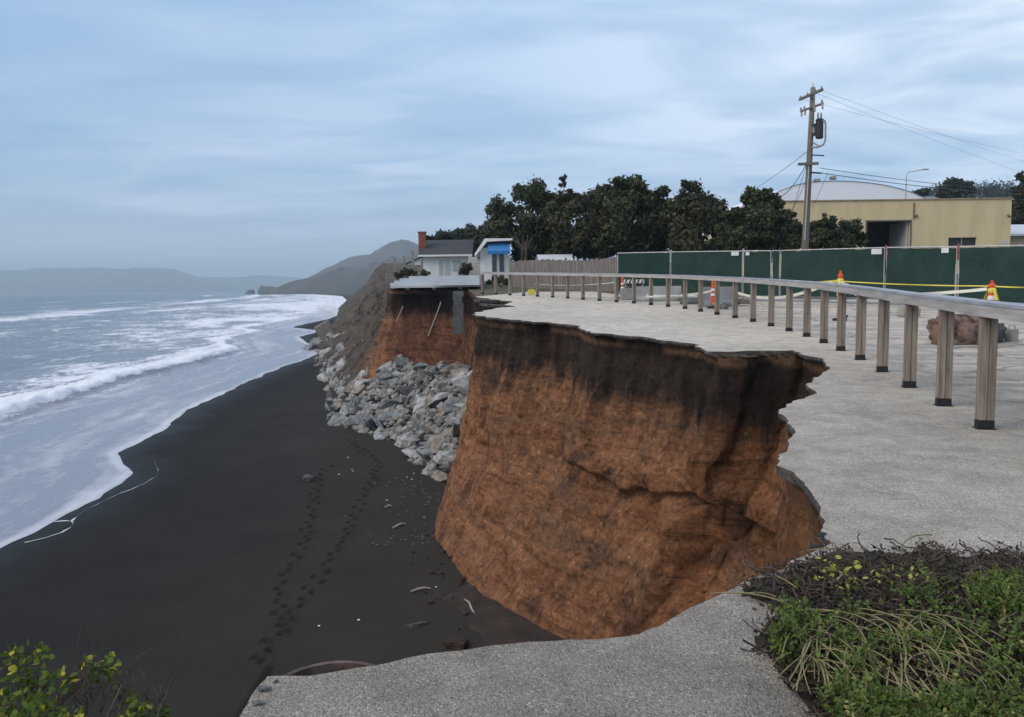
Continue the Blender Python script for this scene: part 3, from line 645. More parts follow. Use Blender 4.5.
# ------------------------------------------------------------ far hills
def ridge(name, prof_px, Y0, thick, mat_, rough=.12, seed=0, nx_=160, lab=None):
    xp = np.array([p[0] for p in prof_px], float); yp = np.array([p[1] for p in prof_px], float)
    tops = [at_depth(a, b_, Y0) for a, b_ in zip(xp, yp)]
    xw = np.array([t.x for t in tops]); zw = np.array([t.z for t in tops])
    xs_ = np.linspace(xw[0], xw[-1], nx_); v = np.linspace(-1, 1, 60); Xr, Vr = np.meshgrid(xs_, v)
    h = np.interp(Xr, xw, zw); hr = h*(1-Vr**2)**.8
    sc_ = 1/max(zw.max(), 1)
    zw = zw
    hr = hr*(1+rough*fbm(Xr*sc_*1.5, Vr*2.5, 0, 5, seed) + .05*fbm(Xr*sc_*5, Vr*2.5, 0, 4, seed+3)) - 2
    Yr = Y0+Vr*thick
    hr = np.where(np.abs(Vr) > .99, -2.5, hr)
    return tag(npmesh(name, np.stack([Xr, Yr, hr], -1).reshape(-1, 3), grid_faces(*Xr.shape), mat_), kind='structure')
ridge('headland', [(297,290.5),(301,285),(312,279),(325,275.5),(344,269),(375,261),(400,256),(430,252),(470,252),(520,262)], 1450, 260, HILL, .25, 1)
ridge('headland_ridge', [(318,290),(330,276),(345,265),(358,259),(372,251.5),(388,246),(401,241),(409,242),(418,244),(440,252),(480,262)], 2300, 500, HILL, .2, 5)
ridge('far_mountain', [(-420,266),(-300,264),(-200,266),(-100,266),(0,270.5),(30,270),(60,268),(95,267.5),(120,269),(140,268),(165,268),(178,273),(200,279),(215,284),(235,290)], 6800, 900, HILL, .05, 9, 300)
ridge('low_far_mountain', [(150,290),(180,278),(215,277),(240,277),(262,275),(280,276),(300,278),(340,276),(400,276)], 7900, 500, HILL, .04, 13, 200)
# sea stacks
def stack_(px, py, w, d, name='sea_stack'):
    p = at_depth(px, py, d); base = at_depth(px, 290.3, d); s_w = w/F*d; hgt = p.z+1
    bm = bmesh.new(); bmesh.ops.create_icosphere(bm, subdivisions=3, radius=1)
    for v in bm.verts:
        k = 1+.7*float(fbm(v.co.x*3+px, v.co.y*3, v.co.z*1.5, 4, 5)); q_ = [math.copysign(abs(c_)**.55, c_) for c_ in v.co]; v.co = Vector((q_[0]*s_w/2, q_[1]*s_w/3, q_[2]*hgt*.8*k))
    m = MB(); m._bm(bm); o = m.build(name, ROCKC[3], smooth=False); o.location = (p.x, d, -1); return o
LB = ['long dark rock stack standing in the surf off the headland', 'small dark rock to the right of the long sea stack off the headland', 'low dark rock awash to the left of the long sea stack', 'tiny dark rock closest to the tip of the headland']
for (px, py, w, d), lb in zip([(268,284.5,20,1500), (281,286.5,7,1500), (250,289.3,9,1400), (291,288.3,7,1400)], LB):
    tag(stack_(px, py, w, d), lb, 'sea rock')

# ------------------------------------------------------------ boulders
def rock_mesh(seed, mat_, flat=.8):
    r = random.Random(seed); bm = bmesh.new()
    for i in range(11):
        v = Vector((r.gauss(0,1), r.gauss(0,1), r.gauss(0,1))).normalized()*r.uniform(.75, 1.05); bm.verts.new((v.x, v.y*r.uniform(.7,1), v.z*flat))
    res = bmesh.ops.convex_hull(bm, input=bm.verts)
    bmesh.ops.delete(bm, geom=[g for g in res['geom_interior'] if isinstance(g, bmesh.types.BMVert)], context='VERTS')
    bmesh.ops.bevel(bm, geom=bm.edges[:], offset=.03, segments=1, affect='EDGES')
    bmesh.ops.triangulate(bm, faces=bm.faces[:]); bmesh.ops.subdivide_edges(bm, edges=bm.edges[:], cuts=1, use_grid_fill=True)
    for v in bm.verts:
        k = 1+.13*float(fbm(v.co.x*3.5+seed, v.co.y*2.5, v.co.z*2.5, 3, 7)); v.co *= k
    me = bpy.data.meshes.new('boulder'); bm.to_mesh(me); bm.free(); me.materials.append(mat_); return me
RM = [[rock_mesh(i*4+k, ROCKC[k], random.uniform(.55, .95)) for i in range(9)] for k in range(4)]
# pile surface: toe and crest lines in plan
toe = [on_plane(*p) for p in [(440,480),(428,472),(410,455),(400,440),(378,437),(353,427),(333,423),(332,405),(330,388),(325,375),(318,364),(322,352),(308,348),(318,338),(330,329),(342,320)]]
crest = [at_depth(480,408,31), at_depth(476,392,34), at_depth(460,372,40), at_depth(440,368,43.5), at_depth(420,372,45.5), at_depth(400,363,47), at_depth(392,352,54), at_depth(386,345,60), at_depth(380,340,68), at_depth(374,336,78), at_depth(368,333,88), at_depth(364,331,98), at_depth(361,330,112), at_depth(360,326,128), at_depth(362,320,155), at_depth(366,312,220)]
def pile(u, v):
    f = u*(len(toe)-1); i = min(int(f), len(toe)-2); f -= i
    a = toe[i].lerp(toe[i+1], f); b_ = crest[i].lerp(crest[i+1], f)
    p = a.lerp(b_, v); return p
base_v = []; NU, NV = 90, 16
for i in range(NU):
    for j in range(NV):
        v = -.12+1.30*j/(NV-1); p = pile(i/(NU-1), v); k = float(fbm(p.x*.8, p.y*.8, 0, 3, 77))*.25
        base_v.append((p.x, p.y, p.z-.45+k if v > 0 else -.3))
RUB = mat('rubble_fill', (.085,.08,.075), .95, col2=(.20,.18,.155), vscale=2.2, bump=.25, bscale=2.5, coord='World', fac=(.45,.7))
tag(npmesh('rubble', base_v, grid_faces(NU, NV), RUB), 'loose small rubble filling the gaps under the boulder pile', 'rubble', kind='stuff')
placed = []; nb = 0; cols = ['pale grey', 'tan', 'blue-grey', 'dark grey']
r = random.Random(21)
def put_rock(p, s, k, lab, rot=None, sc3=None, grp='boulders heaped at the foot of the cliff'):
    o = bpy.data.objects.new('boulder', r.choice(RM[k])); COL.objects.link(o); o.location = p
    o.rotation_euler = rot or (r.uniform(-.6,.6), r.uniform(-.6,.6), r.uniform(0,6.28)); q_ = sc3 or (r.uniform(.85,1.35), r.uniform(.7,1), r.uniform(.6,.95))
    o.scale = (s*q_[0], s*q_[1], s*q_[2]); tag(o, lab, 'boulder', grp); return o
tries = 0
while nb < 292 and tries < 60000:
    tries += 1
    u = r.random()**1.35; v = r.uniform(-.03, 1.02); p = pile(u, v)
    s = r.choice([.34,.40,.46,.54,.64,.78,.9])*(1+.008*(p.y-35))
    if p.y > 110: s *= .8
    if nb < 40: s = r.uniform(.75, 1.0)
    if any((p-c_).length < (s+s2)*.50 for c_, s2 in placed): continue
    placed.append((p.copy(), s)); nb += 1
    k = r.choices([0,1,2,3], [.40,.27,.21,.12])[0]
    U, V = project(p.x, p.y, p.z)
    size = 'large' if s/p.y > .0175 else ('middling' if s/p.y > .0125 else 'small')
    row = 'at the foot' if v < .22 else ('low' if v < .5 else ('high' if v < .8 else 'on top'))
    zone = 'near end by bluff' if U > 425 else ('stretch below the patio' if U > 378 else ('bend towards the surf' if p.y < 70 else 'thin far tail'))
    put_rock(p+Vector((0, 0, .05)), s, k, f"{size} {cols[k]} rock {'low' if row=='low' else 'high' if row=='high' else row} {'in' if row in ('low', 'high') else 'of'} the boulder pile, {zone}")
# named ones
put_rock(on_plane(380,434)+Vector((0,.3,.35)), .62, 0, 'flat pale slab leaning on its edge at the foot of the pile, facing the sand', rot=(.5,.9,.5), sc3=(1.5,.9,.35))
put_rock(on_plane(432,468)+Vector((0,.2,.4)), .85, 2, 'biggest blue-grey block, nearest the camera where pile meets orange bluff', rot=(.1,.2,.5), sc3=(1.2,.9,.95))
sl = MB(); p = on_plane(328,341)
m_ = Matrix.Rotation(R(-28), 3, 'Y') @ Matrix.Rotation(R(12), 3, 'X'); sl.box((p.x+.3, p.y-2, 1.3), (2.3, .8, 3.0), m=m_, bev=.12)
o = sl.build('concrete_slab', mat('tan_slab', (.30,.27,.235), .9, var=.3, vscale=.8, bump=.03, bscale=3)); tag(o, 'tall tan broken slab tilted up at the water end of the rubble', 'slab')
# tiny far rubble as one
sv = MB()
for i in range(2300):
    u = r.uniform(0, 1)**.8; v = r.uniform(-.12, 1.08); p = pile(u, v); s = r.uniform(.10,.30)*(1+.002*p.y)
    bm = bmesh.new(); bmesh.ops.create_icosphere(bm, subdivisions=1, radius=s)
    for w_ in bm.verts: w_.co = Vector((w_.co.x*r.uniform(.5,1.5), w_.co.y*r.uniform(.5,1.4), w_.co.z*r.uniform(.4,1.2)))+p
    sv._bm(bm)
tag(sv.build('stones', mat('small_stones', (.30,.29,.27), .95, col2=(.11,.11,.108), vscale=1.5, bump=.04, bscale=7, coord='World')), 'small stones wedged between the boulders of the pile', 'stones', kind='stuff')

# ------------------------------------------------------------ guard rail
PB = [(984,433,131),(943,409,112),(909,391,98),(882,375,84.5),(860,362.5,74.5),(840.6,354,68),(823.6,345,61.5),(806.6,338.5,56.3),(789,333.5,52.2),(771,328,48),(753,323,44.4),(735,319.5,41.5),(717,316,39),(700.6,313.6,36.6),(685,311,34.3),(668,308.5,32.6),(651,306.6,31.2),(634,305,30),(616.6,303.7,29),(599.5,302.6,28),(583,301,27),(567.7,299,26),(552.7,297.5,25.2),(537.5,296.5,24.5),(523.7,295.8,24),(510,295,23.4),(496,294.4,22.9),(482.7,293.8,22.4)]
dep_ = np.array([F*1.2/h for _, _, h in PB]); dep_[1:-1] = (dep_[:-2]+dep_[1:-1]*2+dep_[2:])/4
bases = [at_depth(x, y, d) for (x, y, h), d in zip(PB, dep_)]
bases = [Vector((p.x, p.y, float(gz(0, p.y)))) for p in bases]
# extend out of the frame towards the right of the camera
ext = [Vector((4.14, 5.95, 0)), Vector((3.9, 4.65, 0))]
for e in ext: e.z = float(gz(0, e.y))
allb = ext[::-1]+bases
rail = empty('guard_rail', bases[0]); tag(rail, 'long weathered timber guard rail curving along the broken path, flat cap on square posts', 'railing')
RAILH = 1.175
for i, p in enumerate(allb):
    a = allb[max(0, i-1)]; b_ = allb[min(len(allb)-1, i+1)]; dr = (b_-a); ang = math.atan2(dr.y, dr.x)-math.pi/2
    m = MB(); lean = random.uniform(-.012, .012)
    nrm = Vector((dr.y, -dr.x, 0)).normalized()
    w = .082
    # two planks with a shadow gap between
    for k in (-1, 1): m.box((p.x+nrm.x*k*.034, p.y+nrm.y*k*.034, p.z+.08+(RAILH-.17)/2), (.064, .105, RAILH-.17), rz=ang, bev=.005)
    m.box((p.x, p.y, p.z+.10+(RAILH-.22)/2), (.016, .08, RAILH-.22), rz=ang)
    po = m.build('post', WOODP, rail)
    f = MB(); f.box((p.x, p.y, p.z+.045), (.136, .112, .075), rz=ang, bev=.004); f.box((p.x, p.y, p.z+.004), (.165, .14, .008), rz=ang)
    f.build('post_shoe', BLACK, po)
    fo_ = bpy.data.objects[-1] if False else None
pts = [p+Vector((0, 0, RAILH)) for p in allb]
cap = MB(); fas = MB()
for i in range(len(pts)-1):
    a, b_ = pts[i], pts[i+1]; d = (b_-a).normalized(); nrm = Vector((d.y, -d.x, 0)).normalized()
for k in range(0, len(pts)-1, 3):
    seg_ = pts[k:k+4]
    cm = MB(); fm_ = MB()
    def strip(mb, seg_, o1, o2, z1, z2, g=.004):
        V = []
        for i, p in enumerate(seg_):
            a = seg_[max(0, i-1)]; b_ = seg_[min(len(seg_)-1, i+1)]
            gi = k+i; a = pts[max(0, gi-1)]; b_ = pts[min(len(pts)-1, gi+1)]
            d = (b_-a).normalized(); nr = Vector((-d.y, d.x, 0)).normalized()
            q_ = p + d*(g if i == 0 else (-g if i == len(seg_)-1 else 0))
            V.append([q_+nr*o1+Vector((0,0,z1)), q_+nr*o2+Vector((0,0,z1)), q_+nr*o2+Vector((0,0,z2)), q_+nr*o1+Vector((0,0,z2))])
        fl = [v for s_ in V for v in s_]; n = len(V); fs = []
        for i in range(n-1):
            for j in range(4): fs.append((i*4+j, i*4+(j+1) % 4, (i+1)*4+(j+1) % 4, (i+1)*4+j))
        fs += [(3,2,1,0), tuple((n-1)*4+j for j in range(4))]; mb.add(fl, fs)
    strip(cm, seg_, -.092, .092, -.030, 0)
    strip(fm_, seg_, .060, .088, -.135, -.033)
    strip(fm_, seg_, -.088, -.060, -.135, -.033)
    cm.build('top_cap', RAILC, rail); fm_.build('rail_board', RAILF, rail)

# ------------------------------------------------------------ construction fence
FT = [(617,253.2,37),(671,252,35.4),(743.5,251,33),(772,250.8,32.2),(781,250.6,31.8),(886,247.6,28.6),(958.5,246.6,26.6),(1045,245,24.8)]
fl = ['dark green screened fence panel at the far left, next to the wooden fence', 'green screened fence panel second from the wooden fence', 'narrow green screened fence panel left of the utility pole', 'narrowest green screened fence panel, a sliver between two doubled posts', 'wide green screened fence panel in front of the utility pole and shrub', 'green screened fence panel below the dark garage opening', 'green screened fence panel at the right edge, below the small dark window']
fl[3] = 'narrowest green fence panel, a sliver beside the doubled posts near the pole'
FH = 1.85
cf = empty('construction_fence', at_depth(617, 292, 37)); tag(cf, 'long temporary chain fence with dark green windscreen panels across the lot', 'fence')
for i in range(len(FT)-1):
    a, b_ = [at_depth(*FT[j]) for j in (i, i+1)]
    d = (b_-a); d.z = 0; dn = d.normalized(); ang = math.atan2(dn.y, dn.x)
    a2 = a+dn*.05; b2 = b_-dn*.05; zb = a.z-FH, b_.z-FH
    root = cf
    fr = MB(); ra = .026
    fr.tube([Vector((a2.x, a2.y, zb[0]-.03)), Vector((a2.x, a2.y, a.z+.03))], ra, 8); fr.tube([Vector((b2.x, b2.y, zb[1]-.03)), Vector((b2.x, b2.y, b_.z+.03))], ra, 8)
    fr.tube([a2, b2], ra*.8, 8); fr.tube([Vector((a2.x, a2.y, zb[0]+.05)), Vector((b2.x, b2.y, zb[1]+.05))], ra*.8, 8)
    frm = fr.build('frame', GALV, root)
    N = max(6, int((b2-a2).length/.09)); K = 16; V = []
    nr = Vector((dn.y, -dn.x, 0)); 
    for k in range(K):
        for j in range(N):
            t = j/(N-1); z0 = zb[0]+(zb[1]-zb[0])*t+.06; z1 = a.z+(b_.z-a.z)*t-.035; z = z0+(z1-z0)*k/(K-1)
            p = a2.lerp(b2, t); sag = .04*float(fbm(t*(b2-a2).length*.9, z*.9, i*3., 3, 7)) if 0 < k < K-1 else 0
            V.append((p.x+nr.x*(.035+sag), p.y+nr.y*(.035+sag), z - (.012*abs(math.sin(j*.7)) if k == K-1 else 0)-root.location.z))
    V = [(x-root.location.x, y-root.location.y, z) for x, y, z in V]
    scr = npmesh('privacy_screen', V, grid_faces(K, N), GREEND if i == 0 else GREEN, frm); scr['label'] = fl[i]
    # free-standing feet and clamp
    ft = MB(); ft.beam((a2.x-nr.x*.35, a2.y-nr.y*.35, zb[0]+.02), (a2.x+nr.x*.35, a2.y+nr.y*.35, zb[0]+.02), .05, .03); ft.build('foot', GALV, root)
    if i in (1, 2, 5, 6):
        tp = MB(); tp.tube([a+Vector((0,0,-.45)), a+Vector((0,0,.10))], .034, 8); tp.build('taped_post_top', REDT if i > 4 else GALV, root)
# small blank white notices wired on the fence
for px, py, d, w, h, lb in ((735,253.6,33.2,.30,.16,'small white notice at the top of the screen, left of the narrow fence panel'), (747.5,253.6,32.8,.14,.14,'tiny white tag at the top corner of the narrow fence panel'), (876.5,251.5,28.7,.34,.19,'white notice wired on the fence below the garage opening'), (945,250.3,26.8,.22,.17,'white notice wired on the fence below the small dark window')):
    p = at_depth(px, py, d-.18); m = MB(); m.box(p, (w, .012, h), rz=R(-14), bev=.003)
    m.box(p+Vector((-w*.4, 0, h*.55)), (.01, .01, .05)); m.box(p+Vector((w*.4, 0, h*.55)), (.01, .01, .05))
    tag(m.build('fence_notice', WHITE), lb, 'sign')

# ------------------------------------------------------------ tubular traffic delineators and tape
def delineator(p, hgt, lb, tape=True, sc_=1):
    root = empty('traffic_delineator', p); tag(root, lb, 'traffic cone', 'orange traffic delineators along the guard rail')
    x, y, z = p
    m = MB(); m.lathe([(.20*sc_, 0), (.20*sc_, .05), (.13*sc_, .07)], p, 8); m.build('base', BLACK, root)
    m = MB(); m.lathe([(.085*sc_, .06), (.06*sc_, hgt*.4), (.05*sc_, hgt*.86), (.065*sc_, hgt*.88), (.065*sc_, hgt*.92), (.03, hgt*.94), (.03, hgt)], p, 16); m.build('tube', ORANGE, root)
    m = MB(); m.lathe([(.067*sc_, hgt*.62), (.061*sc_, hgt*.70)], p, 16); m.lathe([(.071*sc_, hgt*.44), (.067*sc_, hgt*.53)], p, 16); m.build('reflective_band', WHITE, root)
    if tape:
        m = MB(); top = Vector((x, y, z+hgt*.8))
        for k in range(5):
            a = random.uniform(0, 6.28); L_ = random.uniform(.15, .45)
            m.beam(top+Vector((math.cos(a)*.07, math.sin(a)*.07, .05)), top+Vector((math.cos(a)*.17, math.sin(a)*.17, -L_)), .06, .004)
        m.lathe([(.075, -.05), (.085, 0), (.075, .06)], top, 12); m.build('tape_knot', YTAPE, root)
def gp(px, d): v = at_depth(px, 300, d); v.z = float(gz(0, d)); return v
delineator(gp(622.5,36), 1.0, 'plain orange delineator at the far left, in front of the dark green panel', False, 1.1)
delineator(gp(713,28), .98, 'orange delineator half hidden by the rail, left of the grey blocks and rocks', False, 1.1)
delineator(gp(840,21.5), 1.34, 'orange delineator topped with a knot of yellow tape, middle of the railing')
delineator(gp(991.5,17.8), 1.12, 'orange delineator wrapped in yellow tape at the right edge above the red rock', True, 1.2)
def tape(p, q_, sag, m_, lb, w=.075):
    p, q_ = Vector(p), Vector(q_); m = MB(); N = 16; V = []
    for i in range(N+1):
        t = i/N; c_ = p.lerp(q_, t); c_.z -= sag*4*t*(1-t); tw = .5*math.sin(t*9)
        V += [c_+Vector((0, w*.5*math.sin(tw), w*.5*math.cos(tw))), c_-Vector((0, w*.5*math.sin(tw), w*.5*math.cos(tw)))]
    fs = [(2*i, 2*i+1, 2*i+3, 2*i+2) for i in range(N)]
    V2 = [v+Vector((0, .003, 0)) for v in V]; n = len(V); m.add(V+V2, fs+[tuple(n+j for j in f[::-1]) for f in fs])
    tag(m.build('barrier_tape', m_), lb, 'tape', 'barrier tape strung between the delineators')
k3 = at_depth(838,281,21.5); k4 = at_depth(989,286,17.8)
tape(k3, k4, .03, YTAPE, 'upper yellow tape running from the middle delineator to the right one', .03)
tape(at_depth(855,294,20), at_depth(987,289,17.8), .06, WTAPE, 'lower pale tape stretched to the right-hand delineator')
tape(k4, at_depth(1060,287,17), .02, YTAPE, 'yellow tape leaving the right-hand delineator out of the picture', .03)
tape(at_depth(798,283,24), k3, .02, YTAPE, 'short yellow tape arriving at the middle delineator from the left')
tape(at_depth(738,293,27), at_depth(832,282,21.6), .28, WTAPE, 'drooping pale tape left of the middle delineator', .09)
tape(k3, at_depth(866,290,20), .02, WTAPE, 'short pale tape falling to the right of the middle delineator', .06)
tape(at_depth(640,294,34), at_depth(712,291,28), .12, WTAPE, 'pale tape sagging between the two far delineators', .07)
tape(at_depth(535,284,40), at_depth(618,282,36), .10, WTAPE, 'faint pale tape in front of the wooden fence', .025)

# ------------------------------------------------------------ barriers and blocks in the closed-off lot
def jersey(px, d, ln_, rz, hgt, lb, m_=CONC, name='concrete_barrier', cat='barrier'):
    p = gp(px, d); root = empty(name, p, rz); LOCALS.add(root.name)
    m = MB(); pr_ = [(-.30,0),(-.30,.08),(-.17,.28*hgt/.8),(-.09,hgt),(.09,hgt),(.17,.28*hgt/.8),(.30,.08),(.30,0)]
    n_ = len(pr_); V = [(-ln_/2, a, b_) for a, b_ in pr_]+[(ln_/2, a, b_) for a, b_ in pr_]
    m.add(V, [tuple(range(n_))[::-1], tuple(range(n_, 2*n_))]+[(i, (i+1) % n_, n_+(i+1) % n_, n_+i) for i in range(n_)])
    m.build('body', m_, root); tag(root, lb, cat); return root
jersey(658, 33.5, 1.9, R(-5), .62, 'long pale concrete barrier block behind the railing below the dark green screen', CONC)
jersey(697, 31, 1.3, R(-10), .42, 'low dark concrete kerb block between two grey barriers', CONCD)
jersey(719, 29, 1.1, R(-8), .72, 'grey concrete barrier beside the half hidden delineator', mat('grey_concrete', (.22,.235,.25), .9, var=.3, vscale=2))
def block(px, d, dims, rz, lb, m_, tilt=(0, 0), name='concrete_block', cat='block', bev=.03):
    p = gp(px, d); m = MB(); mm = Matrix.Rotation(rz, 3, 'Z') @ Matrix.Rotation(tilt[0], 3, 'X') @ Matrix.Rotation(tilt[1], 3, 'Y')
    m.box((p.x, p.y, p.z+dims[2]/2-.02), dims, m=mm, bev=bev)
    # lifting loop on top
    m.tube([(p.x-.08, p.y, p.z+dims[2]-.04), (p.x-.05, p.y, p.z+dims[2]+.05), (p.x+.05, p.y, p.z+dims[2]+.05), (p.x+.08, p.y, p.z+dims[2]-.04)], .012, 6)
    return tag(m.build(name, m_), lb, cat)
block(627.5, 35, (.58,.5,.52), R(5), 'square grey concrete block beside the far left delineator', CONC)
block(685, 33, (.55,.5,.34), R(-15), 'dark low block between the long barrier and the kerb block', CONCD)
block(909, 22.6, (.5,.4,.30), R(10), 'grey block sitting in the lot between the posts, before the fence', CONC, (.1, .1))
for (px, d, s, k, lb) in ((716,27.5,.24,0,'left pale rock beside the grey barrier behind the railing'), (725,27.3,.28,0,'right pale rock beside the grey barrier behind the railing'), (846,22,.13,3,'small dark rock beside the middle delineator'), (747,29,.36,1,'brown lump of debris behind the railing right of the grey barrier'), (738,29.5,.24,3,'dark lump of debris next to the brown one behind the railing')):
    p = gp(px, d); put_rock(p+Vector((0,0,s*.5)), s, k, lb, rot=(.1,.1,px), grp='rocks lying in the closed lot')
# red and white striped barricade board by the far delineator
p = gp(634, 35.2); bd = empty('barricade', p); tag(bd, 'low barricade board with dark and white stripes behind the railing', 'barricade')
m = MB(); m.box((p.x, p.y, p.z+.78), (.9,.03,.16), bev=.004); m.build('board', WHITE, bd)
m = MB()
for k in range(5): m.hexa([Vector((p.x-.42+k*.18+a, p.y-.018+b_*.001, p.z+c_)) for a, b_, c_ in ((0,-1,.705),(.07,-1,.705),(.07,1,.705),(0,1,.705),(.06,-1,.855),(.13,-1,.855),(.13,1,.855),(.06,1,.855))])
m.build('stripes', BLACK, bd)
for sx_ in (-.38, .38):
    m = MB(); m.beam((p.x+sx_, p.y+.25, p.z), (p.x+sx_, p.y+.02, p.z+.9), .04, .04); m.beam((p.x+sx_, p.y-.2, p.z), (p.x+sx_, p.y+.02, p.z+.9), .04, .04); m.build('leg', WOOD, bd)
# pale pipe lying on the lot
m = MB(); a = gp(672, 30.5); m.tube([a+Vector((-1,0,.3)), a+Vector((0,0,.33)), a+Vector((1.0,.2,.3))], .05, 10); tag(m.build('pipe', WTAPE), 'pale pipe lying across blocks behind the railing', 'pipe')
block(531.5, 41, (.34,.3,.30), R(12), 'small yellow box on the ground in front of the wooden fence', YTAPE, name='yellow_box', cat='box')
def rockobj(name, p, dims, m_, seed, lb, cat):
    bm = bmesh.new(); bmesh.ops.create_icosphere(bm, subdivisions=4, radius=1)
    for v in bm.verts:
        n_ = v.co.copy(); k = 1+.42*float(fbm(n_.x*1.9+seed, n_.y*1.9, n_.z*1.9, 4, seed))+.16*float(fbm(n_.x*6, n_.y*6, n_.z*6, 4, seed+5))
        q_ = Vector([math.copysign(abs(c_)**.62, c_) for c_ in n_]); v.co = Vector((q_.x*dims[0]/2*k, q_.y*dims[1]/2*k, max(q_.z*k, -.62)*dims[2]/2))
    m = MB(); m._bm(bm); o = m.build(name, m_, smooth=True); o.location = Vector(p)+Vector((0,0,dims[2]*.3)); return tag(o, lb, cat)
g15 = lambda px: gp(px, 15.2)
rockobj('red_rock', g15(961), (1.0,.75,.62), REDROCK, 3, 'rough reddish-brown boulder behind the two nearest posts', 'boulder')
p = g15(994)
rockobj('grey_rock', (p.x, p.y+.15, p.z), (.50,.5,.44), ROCKC[3], 8, 'dark grey rock to the right of the red boulder', 'rock')
block(1013, 15.3, (.16,.2,.26), R(8), 'small pale block at the right of the dark grey rock', CONC, bev=.015)
rockobj('brown_rock', (g15(937).x, 15.0, g15(937).z), (.30,.32,.50), mat('brown_rock', (.24,.14,.09), .95, var=.4, vscale=4), 12, 'rounded rusty stone against the left side of the red boulder', 'rock')

# ------------------------------------------------------------ wooden fence
a = at_depth(509, 262, 50); b_ = at_depth(617, 260, 43.5)
wf = empty('wooden_fence', (a.x, a.y, float(gz(0, a.y)))); tag(wf, 'weathered grey board fence behind the far end of the railing', 'fence')
m = MB(); dn = (b_-a); dn.z = 0; L_ = dn.length; dn.normalize(); ang = math.atan2(dn.y, dn.x); N = int(L_/.15)
FENW = mat('fence_boards', (.235,.215,.20), .95, col2=(.12,.108,.10), vscale=2.4, bump=.004, bscale=10, stretch=(5,5,.5))
for i in range(N):
    p = a+dn*(i+.5)*L_/N; z0 = float(gz(0, p.y)); zt = EYE+1.52+random.uniform(-.04, .04)+.08*math.sin(i*.11)
    m.box((p.x, p.y+random.uniform(-.01,.01), (z0+zt)/2), (L_/N-.012, .022, zt-z0), rz=ang)
m.build('boards', FENW, wf)
for i in range(0, N, 16):
    p = a+dn*(i+.5)*L_/N+Vector((0,.08,0)); z0 = float(gz(0, p.y)); mm = MB(); mm.box((p.x, p.y, z0+.9), (.1,.1,1.85), rz=ang); mm.build('post', WOOD, wf)
# thing beyond: grey-blue shed roof above the fence
p = at_depth(556, 262, 56); sh_ = empty('shed', (p.x, p.y, EYE)); tag(sh_, 'low shed with pale blue-grey roof peeping over the wooden fence', 'shed')
m = MB(); m.box((p.x, p.y+1.2, EYE+.7), (2.2, 2.2, 1.9)); m.build('wall', WHITED, sh_)
m = MB(); m.hexa([Vector(q_) for q_ in ((p.x-1.25,p.y-.1,EYE+1.66),(p.x+1.25,p.y-.1,EYE+1.66),(p.x+1.25,p.y+2.6,EYE+2.2),(p.x-1.25,p.y+2.6,EYE+2.2),(p.x-1.25,p.y-.1,EYE+1.76),(p.x+1.25,p.y-.1,EYE+1.76),(p.x+1.25,p.y+2.6,EYE+2.3),(p.x-1.25,p.y+2.6,EYE+2.3))]); m.build('roof', CONCB, sh_)

# ------------------------------------------------------------ houses
def wallbox(p0, p1, z0, z1, y0, y1): m = MB(); m.box(((p0+p1)/2, (y0+y1)/2, (z0+z1)/2), (p1-p0, y1-y0, z1-z0)); return m
def XD(px, d): return at_depth(px, 280, d).x
def ZD(px, py, d): return at_depth(px, py, d).z
# white cottage
d = 70.0; x0, x1 = XD(423.5, d), XD(469, d); zb_ = EYE-.3; ze = ZD(440, 256, d); zr = ZD(440, 241.5, d+3)
hs = empty('cottage', ((x0+x1)/2, d, zb_)); tag(hs, 'small white cottage with dark grey roof and brick chimney at the bluff edge', 'house')
wallbox(x0, x1, zb_, ze, d, d+6).build('wall', WHITE, hs)
m = MB(); e = .35
A1 = [(x0-e,d-.5,ze-.02),(x1+e,d-.5,ze-.02),(x1+e,d+3,zr),(x0-e,d+3,zr)]; th_ = .14
m.hexa([Vector(q_) for q_ in A1]+[Vector(q_)+Vector((0,0,th_)) for q_ in A1])
A2 = [(x0-e,d+3,zr),(x1+e,d+3,zr),(x1+e,d+6.5,ze-.02),(x0-e,d+6.5,ze-.02)]; m.hexa([Vector(q_) for q_ in A2]+[Vector(q_)+Vector((0,0,th_)) for q_ in A2])
rf = m.build('roof', ROOFG, hs)
m = MB(); m.add([(x0+.01,d,ze),(x0+.01,d+6,ze),(x0+.01,d+3,zr-.03),(x0+.2,d,ze),(x0+.2,d+6,ze),(x0+.2,d+3,zr-.03)], [(0,1,2),(3,5,4),(0,2,5,3),(2,1,4,5),(0,3,4,1)])
m.add([(x1-.2,d,ze),(x1-.2,d+6,ze),(x1-.2,d+3,zr-.03),(x1-.01,d,ze),(x1-.01,d+6,ze),(x1-.01,d+3,zr-.03)], [(0,1,2),(3,5,4),(0,2,5,3),(2,1,4,5),(0,3,4,1)]); m.build('gable', WHITE, hs)
m = MB(); m.box(((x0+x1)/2, d-.54, ze+.02), (x1-x0+2*e, .06, .16)); m.build('fascia', WHITE, hs)
cx_ = XD(423.5, d+1); ct = ZD(423, 232.5, d+1)
m = MB(); m.box((cx_-.05, d+1.2, (zb_+ct)/2), (.62, .6, ct-zb_), bev=.02); m.box((cx_-.05, d+1.2, ct+.02), (.74,.72,.12)); m.build('chimney', BRICK, hs)
for (a_, b_, mt) in ((438.5,444,CURT),(444.6,450.5,CURT)):
    q0, q1 = XD(a_, d), XD(b_, d); zt = ZD(440,258.5,d)
    fr = MB(); fr.box(((q0+q1)/2, d-.03, (zb_+.5+zt)/2), (q1-q0, .06, zt-zb_-.5)); fo2 = fr.build('glass_door', WHITE, hs)
    gl = MB(); gl.box(((q0+q1)/2, d-.065, (zb_+.5+zt)/2), (q1-q0-.14, .02, zt-zb_-.7)); gl.build('pane', mt, fo2)
